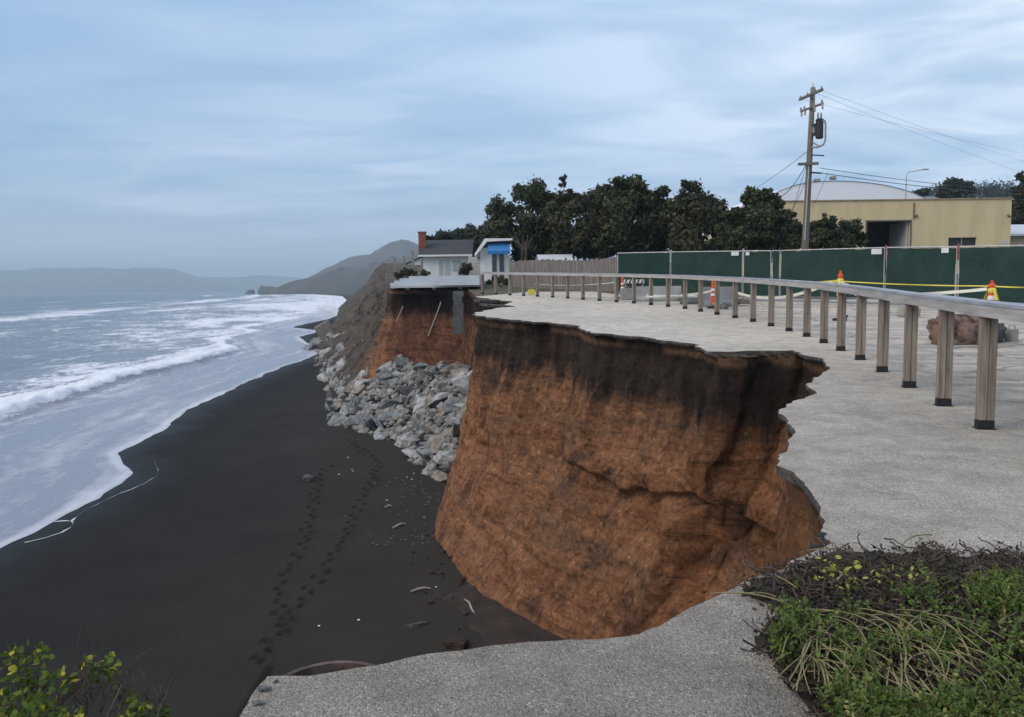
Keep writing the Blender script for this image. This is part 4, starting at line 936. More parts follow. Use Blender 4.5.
q0, q1 = XD(453, d), XD(461, d); wn = MB(); wn.box(((q0+q1)/2, d-.03, EYE+1.9), (q1-q0, .06, .9)); w_ = wn.build('window', WHITED, hs); gl = MB(); gl.box(((q0+q1)/2, d-.065, EYE+1.9), (q1-q0-.14, .02, .76)); gl.build('pane', CURT, w_)
# ledge wall left of cottage (low white lean-to)
d = 68.5; x0, x1 = XD(411.5, d+4), XD(422, d); lt = empty('lean_to', ((x0+x1)/2, d+3, EYE-.3)); tag(lt, 'little white lean-to with glazed side on the sea side of the cottage', 'shed')
m = MB(); m.hexa([Vector(q_) for q_ in ((x0,d+1.5,EYE-.4),(x1-.15,d+1.5,EYE-.4),(x1-.15,d+5,EYE-.4),(x0,d+5,EYE-.4),(x0,d+1.5,EYE+2.1),(x1-.15,d+1.5,EYE+2.6),(x1-.15,d+5,EYE+2.6),(x0,d+5,EYE+2.1))]); m.build('wall', WHITE, lt)
m = MB(); m.hexa([Vector(q_) for q_ in ((x0-.15,d+1.3,EYE+2.05),(x1-.17,d+1.3,EYE+2.62),(x1-.17,d+5.1,EYE+2.62),(x0-.15,d+5.1,EYE+2.05),(x0-.15,d+1.3,EYE+2.15),(x1-.17,d+1.3,EYE+2.72),(x1-.17,d+5.1,EYE+2.72),(x0-.15,d+5.1,EYE+2.15))]); m.build('roof', ROOFG, lt)
for k in range(2):
    m = MB(); m.box((x0+.25+k*.42, d+1.47, EYE+1.35), (.30,.05,.9)); m.build('window', GLASS, lt)
# white hut with blue awning
d = 60.0; x0, x1 = XD(480.5, d), XD(509, d); zb_ = EYE+.2; zt = ZD(495, 245, d)
ht = empty('hut', ((x0+x1)/2, d, zb_)); tag(ht, 'narrow white hut with blue awning and white pitched eave beside the trees', 'house')
m = MB(); xm = XD(487, d)
m.hexa([Vector(q_) for q_ in ((x0,d+.02,zb_),(x1,d+.02,zb_),(x1,d+5,zb_),(x0,d+5,zb_),(x0,d+.02,zt-.25),(x1,d+.02,zt),(x1,d+5,zt),(x0,d+5,zt-.25))]); m.build('wall', WHITE, ht)
m = MB(); za = ZD(495, 240.5, d)
m.add([(x0-.35,d-.45,zt-.85),(xm+.05,d-.45,za-.1),(x1+.3,d-.45,za-.02),(x1+.3,d-.45,za+.12),(xm-.1,d-.45,za+.14),(x0-.42,d-.45,zt-.68)]+[(x0-.35,d+5.2,zt-.85),(xm+.05,d+5.2,za-.1),(x1+.3,d+5.2,za-.02),(x1+.3,d+5.2,za+.12),(xm-.1,d+5.2,za+.14),(x0-.42,d+5.2,zt-.68)], [(0,1,4,5),(1,2,3,4),(6,11,10,7),(7,10,9,8),(0,6,7,1),(1,7,8,2),(2,8,9,3),(3,9,10,4),(4,10,11,5),(5,11,6,0)])
m.build('roof', WHITE, ht)
m = MB(); aw = [(XD(488.5,d),d-.02,ZD(495,243.5,d)),(x1+.1,d-.02,ZD(495,243.5,d)),(x1+.1,d-.95,ZD(495,251,d-.9)),(XD(488.5,d),d-.95,ZD(495,251,d-.9))]; V = [Vector(q_) for q_ in aw]
m.hexa([v-Vector((0,0,.06)) for v in V]+V); m.box(((V[2].x+V[3].x)/2, d-.96, V[2].z-.13), (V[2].x-V[3].x, .03, .22)); m.build('awning', BLUE, ht)
for a_, b_ in ((492, 497.2), (499.2, 504.5)):
    q0, q1 = XD(a_, d), XD(b_, d); m = MB(); m.box(((q0+q1)/2, d-.02, EYE+1.55), (q1-q0, .05, 2.1)); w_ = m.build('window', WHITE, ht); m = MB(); m.box(((q0+q1)/2, d-.055, EYE+1.55), (q1-q0-.05, .02, 1.95)); m.build('pane', GLASS, w_)
# white board fence between cottage and hut
p = at_depth(474.5, 256, 63); m = MB()
for k in range(8): m.box((p.x, p.y, EYE+.35+k*.27), (.95, .03, .25))
for k in (-.45, .45): m.box((p.x+k, p.y+.06, EYE+1.35), (.08,.08,2.3))
tag(m.build('board_screen', WHITED), 'pale horizontal board screen between the cottage and the hut', 'fence')
# patio slab hanging over the bluff
px0, px1 = XD(393, 49.5), XD(479.5, 47.5)
sl = empty('patio_slab', ((px0+px1)/2, 49, EYE+.1)); tag(sl, 'pale blue-grey concrete patio slab jutting out over the eroded cliff', 'slab')
m = MB(); zt = ZD(440, 275.8, 48.0)
def slabp(a_, b_, z0, z1, y0, y1, ys_=0): m.hexa([Vector(q_) for q_ in ((a_,y0+ys_,z0),(b_,y0,z0),(b_,y1,z0),(a_,y1,z0),(a_,y0+ys_,z1),(b_,y0,z1),(b_,y1,z1),(a_,y1,z1))])
zlow = ZD(440, 285.5, 47.5)
slabp(px0+1.15, px1, zlow, zt, 47.4, 56, .9); m.build('upper_slab', CONCB, sl)
m = MB(); slabp(px0+.6, px0+1.15, zlow, zt-.12, 48.3, 55); slabp(px0+.25, px0+.6, zlow, zt-.25, 48.35, 54); slabp(px0, px0+.25, zlow, zt-.38, 48.4, 53); m.build('step', CONCB, sl)
m = MB(); m.box(((px0+px1)/2, 51, zlow-.06), (px1-px0-.1, 6, .10)); m.build('footing', WHITED, sl)
for k in (1.0, 2.6, 4.2):
    m = MB(); m.beam((px0+k, 48.6-.1, zlow-.17), (px0+k, 52, zlow-.17), .2, .12); m.build('joist', WHITED, sl)
# dark bluff wall under the patio, hanging pillar and pipes
m = MB()
p0 = at_depth(458, 291, 46.2); p1 = at_depth(459, 334, 46.0)
V = []; N = 12
for i in range(N+1):
    t = i/N; c_ = p0.lerp(p1, t); w = .26+.1*t+.05*math.sin(i*1.7); c_.x += .04*math.sin(i*2.1)
    for a, b_ in ((-1,-1),(1,-1),(1,1),(-1,1)): V.append((c_.x+a*w, c_.y+b_*.22, c_.z))
fs = [(0,1,2,3)]+[(i*4+j, (i+1)*4+j, (i+1)*4+(j+1)%4, i*4+(j+1)%4) for i in range(N) for j in range(4)]+[(N*4+3,N*4+2,N*4+1,N*4)]
m.add(V, fs); tag(m.build('hanging_pillar', mat('pillar_concrete', (.12,.125,.125), .9, var=.45, vscale=2, bump=.04, bscale=5)), 'broken grey concrete pier hanging below the right end of the patio slab', 'pillar')
for (a, b_, lb, rr) in (((441,302,46.6),(428,336,46.0),'long thin pale pipe slanting out of the cliff under the patio', .035), ((403,306,47.5),(396,322,47.2),'short thin pipe sticking out of the cliff at the left under the patio', .03), ((480,348,27),(478.5,367,26.2),'thin root or pipe dangling at the corner of the orange bluff', .014)):
    m = MB(); p0, p1 = at_depth(*a), at_depth(*b_); mid_ = (p0+p1)/2+Vector((.05,0,.08)); m.tube([p0, mid_, p1], rr, 8); tag(m.build('pipe', DRIFT), lb, 'pipe')
# broken path pieces by the rail's end
for (px, py, d, dx, dz, lb) in ((490,301.5,37,1.3,.12,'broken pavement fragment hanging at the edge below the far rail posts'), (497,306,31,1.1,.10,'lower broken pavement fragment under the far rail posts')):
    p = at_depth(px, py, d); m = MB(); mm = Matrix.Rotation(R(5), 3, 'Y') @ Matrix.Rotation(R(15), 3, 'Z'); m.box(p, (dx, 1.4, dz), m=mm, bev=.02); m.box(p+Vector((.1,.1,-dz)), (dx*.8, 1.1, dz), m=mm, bev=.02); tag(m.build('pavement_fragment', CLIP), lb, 'fragment')
# timber retaining posts left of the patio
rw = empty('retaining_fence', at_depth(405, 285, 58)); tag(rw, 'dark timber retaining fence with bare posts at the left of the patio', 'fence')
for px, py, d in ((394.5,258,58),(404,256,58),(412.5,251,60),(421.5,258,62)):
    p = at_depth(px, py, d); m = MB(); m.box((p.x, p.y, (p.z+EYE-.2)/2), (.16,.16,p.z-EYE+.2)); m.build('post', WOOD, rw)
p0, p1 = at_depth(385, 266, 61), at_depth(421, 268, 62); m = MB()
for k in range(5): m.beam(p0+Vector((0,0,-.02-k*.3)), p1+Vector((0,0,.1-k*.3)), .05, .27)
m.build('boards', WOOD, rw)

# ------------------------------------------------------------ yellow warehouse
d = 70.0; zb_ = EYE-.2; xl, xr_ = XD(774, d), XD(1008.5, d); zt = ZD(900, 200.3, d)
wh = empty('warehouse', ((xl+xr_)/2, d, zb_)); tag(wh, 'long flat-fronted yellow stucco warehouse with dark garage opening', 'building')
gx0, gx1 = XD(865.5, d), XD(908.5, d); gzt = ZD(880, 221.5, d)
wx0, wx1 = XD(947, d), XD(975, d); wz0, wz1 = ZD(960, 247, d), ZD(960, 237.5, d)
m = MB(); t_ = .3
def wb(a, b_, z0, z1): m.box(((a+b_)/2, d+t_/2, (z0+z1)/2), (b_-a, t_, z1-z0))
wb(xl, gx0, zb_, zt); wb(gx0, gx1, gzt, zt); wb(gx1, wx0, zb_, zt); wb(wx0, wx1, wz1, zt); wb(wx0, wx1, zb_, wz0); wb(wx1, xr_, zb_, zt)
m.box((xr_-.15, d+t_+12, (zb_+zt)/2), (t_, 24, zt-zb_)); m.box((xl+.15, d+t_+12, (zb_+zt)/2), (t_, 24, zt-zb_)); m.box(((xl+xr_)/2, d+t_+24, (zb_+zt)/2), (xr_-xl-.7, .3, zt-zb_))
m.build('wall', YBLDG, wh)
m = MB(); m.box(((xl+xr_)/2, d+t_+11.9, zt-.45), (xr_-xl-.7, 23.5, .2)); m.build('roof', ROOFG, wh)
m = MB(); m.box(((xl+xr_)/2, d+.13, zt+.06), (xr_-xl+.1, .44, .1)); m.build('coping', mat('coping', (.40,.30,.20), .8, var=.3, vscale=1), wh)
m = MB(); gw = GALV
m.box((gx1-.1, d+t_+1.6, (zb_+gzt)/2), (.12, 3.2, gzt-zb_)); m.build('door_reveal', WHITED, wh)
m = MB()
for k in (0, 1): m.box(((gx0-.06), d-.03, (zb_+gzt)/2) if k == 0 else ((gx1+.06), d-.03, (zb_+gzt)/2), (.12, .06, gzt-zb_))
m.box(((gx0+gx1)/2, d-.03, gzt+.06), (gx1-gx0+.24, .06, .12)); m.build('door_frame', mat('grey_frame', (.12,.12,.12), .7, var=.1), wh)
m = MB(); m.box(((gx0+gx1)/2, d+8, (zb_+gzt)/2), (gx1-gx0+8, .1, gzt-zb_+1)); m.build('inner_wall', mat('inner_wall', (.16,.165,.18), .9, var=.3), wh)
m = MB(); m.box(((wx0+wx1)/2, d+.2, (wz0+wz1)/2), (wx1-wx0-.004, .04, wz1-wz0-.004)); w_ = m.build('window', DARKM, wh)
m = MB(); m.box(((wx0+wx1)/2, d+.16, (wz0+wz1)/2), (.06, .04, wz1-wz0-.01)); m.build('mullion', GALV, w_)
m = MB(); xx = XD(911.5, d); m.tube([(xx, d-.06, ZD(911,203,d)), (xx, d-.06, ZD(911,219,d))], .06, 8); m.build('downpipe', mat('rust_pipe', (.17,.12,.09), .8, var=.3), wh)
m = MB(); xx = XD(1003.5, d); zz = ZD(1003, 216, d); m.tube([(xx, d-.01, zz), (xx, d-.35, zz+.12), (xx, d-.45, zz)], .03, 8); m.lathe([(.05,.0),(.16,-.18)], (xx, d-.45, zz), 12); m.build('wall_lamp', DARKM, wh)
m = MB(); m.box((XD(914,d), d-.1, ZD(914,216,d)), (.16,.18,.22), bev=.02); m.build('alarm_box', CONCD, wh)
m = MB(); m.box((XD(1001.5,d), d-.03, ZD(1001,242.5,d)), (.5,.05,.4), bev=.01); m.build('meter_box', WHITED, wh)
# arched white roof behind
def arch_roof(name, pts, d0, d1, m_, lb, zbase, wallm):
    root = empty(name, at_depth(pts[len(pts)//2][0], 200, d0)); tag(root, lb, 'building')
    T_ = [at_depth(a, b_, d0) for a, b_ in pts]; V = []; n_ = len(T_)
    dy = d1-d0
    for k in range(9):
        yy = d0+dy*k/8; rise = 1 
        V += [(t.x, yy, t.z) for t in T_]
    V = [(x-root.location.x, y-root.location.y, z-root.location.z) for x, y, z in V]
    npmesh('roof', V, grid_faces(9, n_), m_, root)
    m = MB(); W0 = [(t.x, d0+.1, t.z-.05) for t in T_]; B0 = [(T_[-1].x, d0+.1, zbase), (T_[0].x, d0+.1, zbase)]
    nn = len(W0)+2; W1 = [(x, d1-.1, z) for x, y, z in W0+B0]; m.add(W0+B0+W1, [tuple(range(nn)), tuple(range(nn, 2*nn))[::-1], (n_-1, n_, nn+n_, nn+n_-1), (n_+1, 0, nn, nn+n_+1)]); m.build('end_wall', wallm, root)
    # standing seams on the roof
    m = MB()
    for k in range(1, n_-1, 2): m.beam((T_[k].x, d0-.05, T_[k].z+.03), (T_[k].x, d1, T_[k].z+.03), .06, .06)
    m.build('seams', m_, root); return root
arch_roof('arched_hall', [(758,201.5),(768,197),(779,190.5),(792,185.6),(806,182.6),(820,181),(836,180.6),(852,181),(868,182.3),(884,184.6),(900,188.2),(913,192.2),(924,197.2),(930,201.5)], 96, 130, DOME, 'big hall with pale grey arched metal roof behind the yellow warehouse', EYE, DOME)
arch_roof('arched_shed', [(914,201.5),(919,197.6),(926,195.7),(934,195.5),(940,197.6),(945,201.5)], 99, 120, mat('blue_grey_metal', (.24,.33,.37), .5, var=.2, vscale=.3), 'small blue-grey arched roof right of the big arched hall', EYE, DOMEG)
# skylight shed at left end of warehouse roof
# low shed at the right edge
d = 74; x0, x1 = xr_+.5, xr_+8; ls = empty('low_shed', ((x0+x1)/2, d, EYE)); tag(ls, 'low beige shed with pale roof at the right edge beside the warehouse', 'shed')
m = MB(); m.box(((x0+x1)/2, d+2, EYE+1.9), (x1-x0, 4, 4.2)); m.build('wall', mat('beige_wall', (.36,.32,.22), .9, var=.15), ls)
m = MB(); m.hexa([Vector(q_) for q_ in ((x0-.1,d-.4,EYE+4.02),(x1,d-.4,EYE+4.02),(x1,d+4.3,EYE+5.2),(x0-.1,d+4.3,EYE+5.2),(x0-.1,d-.4,EYE+4.2),(x1,d-.4,EYE+4.2),(x1,d+4.3,EYE+5.38),(x0-.1,d+4.3,EYE+5.38))]); m.build('roof', CONCB, ls)
m = MB(); m.box((x0+1.2, d-.03, EYE+3.0), (1.1,.06,.9)); m.build('window', GLASS, ls)
# street lamp behind
d = 92; p = at_depth(893.5, 176, d); q_ = at_depth(909, 173.5, d); la = empty('street_lamp', (p.x, d, EYE)); tag(la, 'slender grey street lamp arm rising behind the arched hall roof', 'street lamp')
m = MB(); m.tube([(p.x, d-3, EYE), (p.x, d-3, p.z-.6)], [.11,.06], 8); m.tube([(p.x, d-3, p.z-.6), (p.x+.15, d-3, p.z), (q_.x, d-3, q_.z)], .045, 8); m.build('mast', GALV, la)
m = MB(); m.box((q_.x+.3, d-3, q_.z+.02), (.75,.28,.14), bev=.04); m.build('lamp_head', GALV, la)

# ------------------------------------------------------------ utility pole
d = 42.0; bp = at_depth(803.5, 262, d); tp = at_depth(813, 87.5, d); bp.z = float(gz(0, d))-.05
up = empty('utility_pole', bp); tag(up, 'tall leaning wooden utility pole with crossarms and transformer behind the fence', 'utility pole')
def onp(py): # point on the pole axis at image row
    t = (py-262)/(87.5-262); return bp.lerp(tp, t)
m = MB(); m.tube([bp.lerp(tp, t) for t in (0,.25,.5,.75,1)], [.19,.175,.16,.14,.12], 14); m.build('pole', POLEW, up, smooth=True)
def P2(px, py, dd=0.0): return at_depth(px, py, d+dd)
def arm(a, b_, w=.11, h=.13, name='crossarm', m_=POLEW): m = MB(); m.beam(a, b_, w, h, bev=.01); return m.build(name, m_, up)
ca1 = arm(P2(799.5,99.5,1.2-.25), P2(822.5,89.5,-1.2-.25)); ca2 = arm(P2(800.5,111.5,1.2-.25), P2(823,103.5,-1.2-.25), .09, .10); ca3 = arm(P2(798,164.2,-.25), P2(818.5,163.4,-.25), .1, .14); 
arm(P2(812,155,-.22), P2(824,155.6,-.22), .05, .06, 'bracket', DARKM); arm(P2(811,172.5,-.22), P2(821.5,173.2,-.22), .05, .08, 'bracket', DARKM)
def insul(p, par, s=1): m = MB(); m.lathe([(.03*s,0),(.07*s,.03*s),(.04*s,.06*s),(.08*s,.10*s),(.04*s,.14*s),(.07*s,.18*s),(.02*s,.22*s)], p, 10); return m.build('insulator', CER, par)
for t in (.04, .35, .70, .96): p = P2(799.5,99.5,.95).lerp(P2(822.5,89.5,-1.45), t)+Vector((0,0,.05)); insul(p, ca1, .6)
for t in (.02, .18, .62, .95):
    p = P2(800.5,111.5,.95).lerp(P2(823,103.5,-1.45), t)+Vector((0,0,.03)); insul(p, ca2, .8)
    m = MB(); m.tube([p+Vector((0,-.06,.05)), p+Vector((0,-.12,-.30))], .05, 8); m.build('cutout_fuse', CER, ca2)
m = MB(); tc_ = P2(819.3, 138.2, -.35)
m.lathe([(.15,-.02),(.19,.02),(.19,.86),(.20,.88),(.20,.94),(.05,1.0)], tc_, 20); tr = m.build('transformer', DARKM, up)
for k in (-.09, .07): m = MB(); m.lathe([(.03,.95),(.06,1.0),(.035,1.05),(.06,1.1),(.035,1.15),(.05,1.2),(.015,1.3)], tc_+Vector((k,0,0)), 10); m.build('bushing', CER, tr)
arm(P2(812,125,-.2), P2(816,125,-.3), .05, .12, 'transformer_bracket', DARKM); arm(P2(812,134,-.2), P2(816,134,-.3), .05, .12, 'transformer_bracket', DARKM)
m = MB(); c_ = P2(813.8, 136, -.1); m.lathe([(.09,0),(.09,.62)], c_, 12); m.build('arrester', CER, up)
m = MB(); m.tube([P2(821.5,120.5,-.5), P2(825,121,-.5), P2(825.6,125,-.5), P2(825.3,140,-.5), P2(823.5,144.5,-.5), P2(818,147,-.4), P2(812,147.5,-.2)], .05, 8); m.build('cable_loop', CER, up)
m = MB(); m.tube([P2(812.5,141.5,-.2), P2(816,144.5,-.3), P2(820,146,-.4)], .035, 8); m.build('cable_brace', CER, up)
m = MB(); m.tube([P2(804.8,240,-.2), P2(809,163,-.2)], .03, 6); m.build('conduit', GALV, up)
m = MB(); m.tube([onp(87.5), onp(87.5)+Vector((0,0,.25))], [.05,.02], 8); m.build('pole_cap', GALV, up)
for px, py in ((817,180.5),(833,178.0)):
    m = MB(); m.tube([P2(px-4,py,-.3), P2(px-2.6,py,-.3)], .03, 6); m.box(P2(px,py,-.3), (.30,.24,.17), bev=.03); m.build('splice_box', CER, up)
# wires
def wire(a, b_, sag, rr, lb, grp='overhead wires'):
    a, b_ = Vector(a), Vector(b_); N = 24; P_ = []
    for i in range(N+1): t = i/N; c_ = a.lerp(b_, t); c_.z -= sag*4*t*(1-t); P_.append(c_)
    m = MB(); m.tube(P_, rr, 5); tag(m.build('overhead_wire', WIRE), lb, 'wire', grp)
wire(P2(820,168,-.3), at_depth(1100,193,60), .35, .016, 'upper of the two service wires running right from the pole above the hall roof')
wire(P2(818,172.5,-.3), at_depth(1100,196.5,60), .35, .020, 'lower of the two service wires running right from the pole above the hall roof')
for k, (a, b_, lb) in enumerate((((823,91,-1.2),(1120,188),'thin top wire leaving the upper crossarm to the right'), ((817,93.5,-.6),(1120,203),'thin second wire leaving the upper crossarm to the right'), ((801,99,1),(1120,170),'thin wire from the left tip of the upper crossarm'))):
    wire(P2(*a), at_depth(*b_, 95), .4, .006, lb)
wire(P2(806.5,152,-.1), at_depth(740,196,70), .2, .014, 'taut wire going down left from the pole towards the trees')
wire(P2(807,163,-.1), at_depth(762,188,62), 1.2, .020, 'slack cable looping left from the lower crossarm')
wire(P2(807,163,-.1), P2(780,246,2), .1, .012, 'guy wire running steeply down left of the pole')
wire(P2(806,181,-.1), P2(770,250,4), .2, .012, 'second guy wire running down into the dark trees')
wire(P2(828,173,-.4), at_depth(812,208,60), .05, .012, 'thin drop wire hanging right of the pole over the warehouse')

# ------------------------------------------------------------ trees
def leaf_cloud(centers, radii, n, size, seed, squash=.85, up=.3):
    g = np.random.default_rng(seed); k = len(centers); C = np.array(centers); Rr = np.array(radii)
    w = Rr**2; idx = g.choice(k, n, p=w/w.sum())
    dir_ = g.normal(size=(n, 3)); dir_ /= np.linalg.norm(dir_, axis=1)[:, None]
    rad = Rr[idx]*(g.random(n)**.42)*(1+.30*g.normal(size=n)); pos = C[idx]+dir_*rad[:, None]*np.array([1, 1, squash])
    nrm = dir_+g.normal(size=(n, 3))*.7+np.array([0, 0, up]); nrm /= np.linalg.norm(nrm, axis=1)[:, None]
    t1 = np.cross(nrm, g.normal(size=(n, 3))); t1 /= np.linalg.norm(t1, axis=1)[:, None]; t2 = np.cross(nrm, t1)
    s = size*(.6+.8*g.random(n))[:, None]
    V = np.stack([pos-t1*s, pos+t2*s*.5-nrm*s*.1, pos+t1*s, pos-t2*s*.5-nrm*s*.1], 1).reshape(-1, 3)
    Fq = np.arange(4*n).reshape(-1, 4); rn = np.repeat(np.clip(g.random(n)*.6+.4*g.random(k)[idx], 0, 1), 4)
    return V, Fq, rn
def tree(base, blobs, lb, seed, leaf=LEAFD, n=9000, size=.165, cat='tree', name='tree', grp=None, trunk_r=.16, trunks=2, sub=17):
    """blobs: list of (center Vector, radius) world"""
    root = empty(name, base); tag(root, lb, cat, grp); g = random.Random(seed)
    C = []; Rr = []
    for c_, rad in blobs:
        for k in range(sub):
            v = Vector((g.gauss(0,1), g.gauss(0,1), g.gauss(0,1))).normalized()*rad*g.uniform(.35, 1.10); v.z *= .85
            C.append(c_+v); Rr.append(rad*g.uniform(.20, .48))
    off = Vector(base)
    V, Fq, rn = leaf_cloud([tuple(c_-off) for c_ in C], Rr, int(n*1.9), size, seed)
    npmesh('crown', V, Fq, leaf, root, smooth=False, attrs={'rnd': rn})
    for k in range(trunks):
        m = MB(); b0 = Vector(base)+Vector((g.uniform(-.4,.4)*k, g.uniform(-.3,.3)*k, -.1)); 
        hub = sum((c_ for c_, r_ in blobs), Vector())/len(blobs); hub = b0.lerp(hub, .55)+Vector((g.uniform(-.3,.3), 0, 0))
        m.tube([b0, b0.lerp(hub, .5)+Vector((g.uniform(-.15,.15), 0, 0)), hub], [trunk_r, trunk_r*.8, trunk_r*.6], 8)
        for c_ in g.sample(C, min(len(C), 12)):
            mid_ = hub.lerp(c_, .5)+Vector((0, 0, -.15)); m.tube([hub, mid_, c_], [trunk_r*.42, trunk_r*.25, trunk_r*.08], 5)
        m.build('trunk', BARK, root)
def TB(lst, d): return [(at_depth(px, py, d+dd), rp/F*d) for px, py, rp, dd in lst]
TG = 'dark trees in the row behind the fences'
def tb(px, d): p = at_depth(px, 280, d); p.z = float(gz(0, d)); return tuple(p)
tree(tb(522,58), TB([(505,215,19,0),(530,200,20,1),(545,222,22,-1),(514,236,16,1),(534,245,24,0),(548,205,14,1),(526,256,16,0),(552,235,18,1),(500,222,10,0)], 64), 'leftmost dark tree of the row, beside the blue awning hut', 31, n=13000, grp=TG)
tree(tb(561,62), TB([(561,178,5,0),(562,184,4,0),(560,195,5,0),(562,210,6,0)], 62), 'thin sprig of a tree sticking up alone above the row of crowns', 32, n=700, size=.10, grp=TG, trunks=1, trunk_r=.08, sub=5)
tree(tb(582,60), TB([(572,200,15,0),(592,205,18,1),(580,230,25,-1),(597,245,22,0),(565,248,20,1),(603,192,9,0),(608,225,18,1),(560,222,12,1)], 60), 'second dark tree of the row, lower crown with pale gaps', 33, n=11000, grp=TG, leaf=LEAFB)
tree(tb(632,58), TB([(630,192,18,0),(615,203,17,1),(648,205,19,0),(630,225,28,-1),(650,240,24,0),(612,240,22,0),(638,184,9,0),(662,192,8,0),(665,228,18,1),(655,212,14,1)], 58), 'tallest dark tree in the middle of the row', 34, n=14000, grp=TG)
tree(tb(700,56), TB([(692,198,15,0),(705,210,20,1),(680,215,18,0),(722,222,16,0),(700,235,26,-1),(678,240,20,0),(722,245,18,0),(689,186,7,0),(672,226,14,1),(735,232,14,1),(716,206,9,1)], 56), 'dark tree right of the tallest one, with a pointed top', 35, n=12500, grp=TG, leaf=LEAFB)
tree(tb(758,52), TB([(757,205,15,0),(772,212,16,1),(742,218,14,0),(760,232,24,-1),(780,235,18,0),(740,242,18,0),(788,225,10,0),(752,192,6,0),(765,193,6,0),(736,226,13,1),(788,244,13,1),(776,204,8,1)], 52), 'rightmost dark tree of the row, just left of the utility pole', 36, n=12000, grp=TG)
tree(tb(828,48), TB([(825,222,10,0),(845,230,13,0),(820,240,14,0),(838,243,16,-1),(856,241,9,0),(815,226,6,0)], 48), 'round dark shrub right of the utility pole in front of the warehouse', 37, n=8000, size=.10, cat='shrub', name='shrub', trunks=1, trunk_r=.08)
tree(tb(797,50), TB([(796,226,6,0),(798,240,9,0),(792,214,4,0),(790,246,10,0)], 50), 'thin upright shrub against the foot of the utility pole', 38, n=1800, size=.10, cat='shrub', name='shrub', trunks=1, trunk_r=.05)
tree(tb(447,95), TB([(433,241,8,0),(446,238,9,0),(459,236,10,0),(440,247,11,0),(470,238,13,0),(455,247,12,0)], 95), 'low dark hedge-like tree behind the cottage roof, next to the chimney', 39, n=9000, size=.2, grp='low trees behind the cottage', leaf=LEAFF, trunks=1)
tree(tb(482,85), TB([(480,235,11,0),(492,230,11,0),(478,248,13,0),(495,245,12,0),(466,250,9,0),(487,240,13,0)], 85), 'dark tree between the cottage roof and the hut', 40, n=9000, size=.18, grp='low trees behind the cottage', leaf=LEAFB, trunks=1)
tree(tb(466,62), TB([(466,268,6.5,0),(464,272,5,0)], 62), 'brown-green bush in front of the cottage wall', 41, n=1500, size=.07, cat='bush', name='bush', leaf=LEAFB, trunks=1, trunk_r=.04)
tree(tb(418,56), TB([(404,272,5,0),(412,273,5,0),(425,273,4,0),(398,276,4,0)], 56), 'low dark scrub on the patio by the retaining fence', 42, n=2500, size=.06, cat='bush', name='bush', trunks=1, trunk_r=.04)
tree(tb(503,50), TB([(497,280,5,0),(507,282,5,0),(489,282,3,0)], 50), 'small garden bush behind the last rail posts below the hut', 43, n=1500, size=.06, cat='bush', name='bush', leaf=LEAFB, trunks=1, trunk_r=.04)
tree(tb(955,150), TB([(955,188,10,0),(945,192,8,0),(966,190,8,0),(953,196,12,0)], 150), 'wide dark cypress above the warehouse roof line, left of the wooded ridge', 44, n=6000, size=.28, leaf=LEAFF)
tree(tb(922,150), TB([(922,193,5.5,0),(917,193.5,4,0)], 150), 'small dark treetop between the arched roofs and the cypress', 45, n=1500, size=.25, leaf=LEAFF, trunks=1)
tree(tb(1030,85), TB([(1022,176,5,0),(1032,178,9,0),(1020,190,8,0),(1030,200,14,0),(1020,215,12,0),(1036,225,18,0),(1016,203,6,0),(1018,230,9,0)], 85), 'tall layered dark cypress at the right edge beside the warehouse', 46, n=9000, size=.18)
# wooded ridge far right
g = np.random.default_rng(3); C = []; Rr = []
for i in range(90):
    px = 925+g.random()*150; py = 194+g.normal()*2.2-3*math.sin((px-940)/40); p = at_depth(px, py, 330+g.random()*40); C.append(tuple(p)); Rr.append(2.0+g.random()*2.2)
for i in range(66):
    px = 900+g.random()*200; p = at_depth(px, 203+g.random()*12, 330+g.random()*20); C.append(tuple(p)); Rr.append(4+g.random()*2)
V, Fq, rn = leaf_cloud(C, Rr, 26000, .55, 5); tag(npmesh('woodland', V, Fq, LEAFF, smooth=False, attrs={'rnd': rn}), 'hazy wooded ridge beyond the warehouse at the right', 'woodland', kind='stuff')

# ------------------------------------------------------------ foreground plants
def inpoly(px, py, pg): return inside(px, py, pg)
MATP = [(742,592),(760,578),(798,566),(830,556),(862,551),(905,556),(918,546),(955,556),(985,550),(1030,556),(1060,570),(1060,760),(840,760),(818,712),(796,690),(778,668),(762,650),(762,638),(778,625),(800,615),(770,606)]
g = random.Random(5)
# dead, dark mat of vines
m = MB(); cnt = 0; bedV = []
bed_pts = []
while cnt < 2300:
    px = g.uniform(740, 1080); py = g.uniform(545, 770)
    if not inpoly(px, py, MATP): continue
    p = on_ground(px, py)
    if p.y < 1.4: continue
    cnt += 1; a = g.uniform(0, 6.28); L_ = g.uniform(.05, .15); P_ = [p+Vector((0,0,g.uniform(.0,.05)))]
    for k in range(4):
        a += g.uniform(-.8, .8); P_.append(P_[-1]+Vector((math.cos(a), math.sin(a), 0))*L_/4+Vector((0,0,g.uniform(-.02,.025)))); P_[-1].z = max(P_[-1].z, p.z+.003)
    m.tube(P_, g.uniform(.002, .0045), 4, cap=False)
tag(m.build('dead_vines', TWIG), 'tangle of dark dead vines lying on the pavement', 'dead vines', kind='stuff')
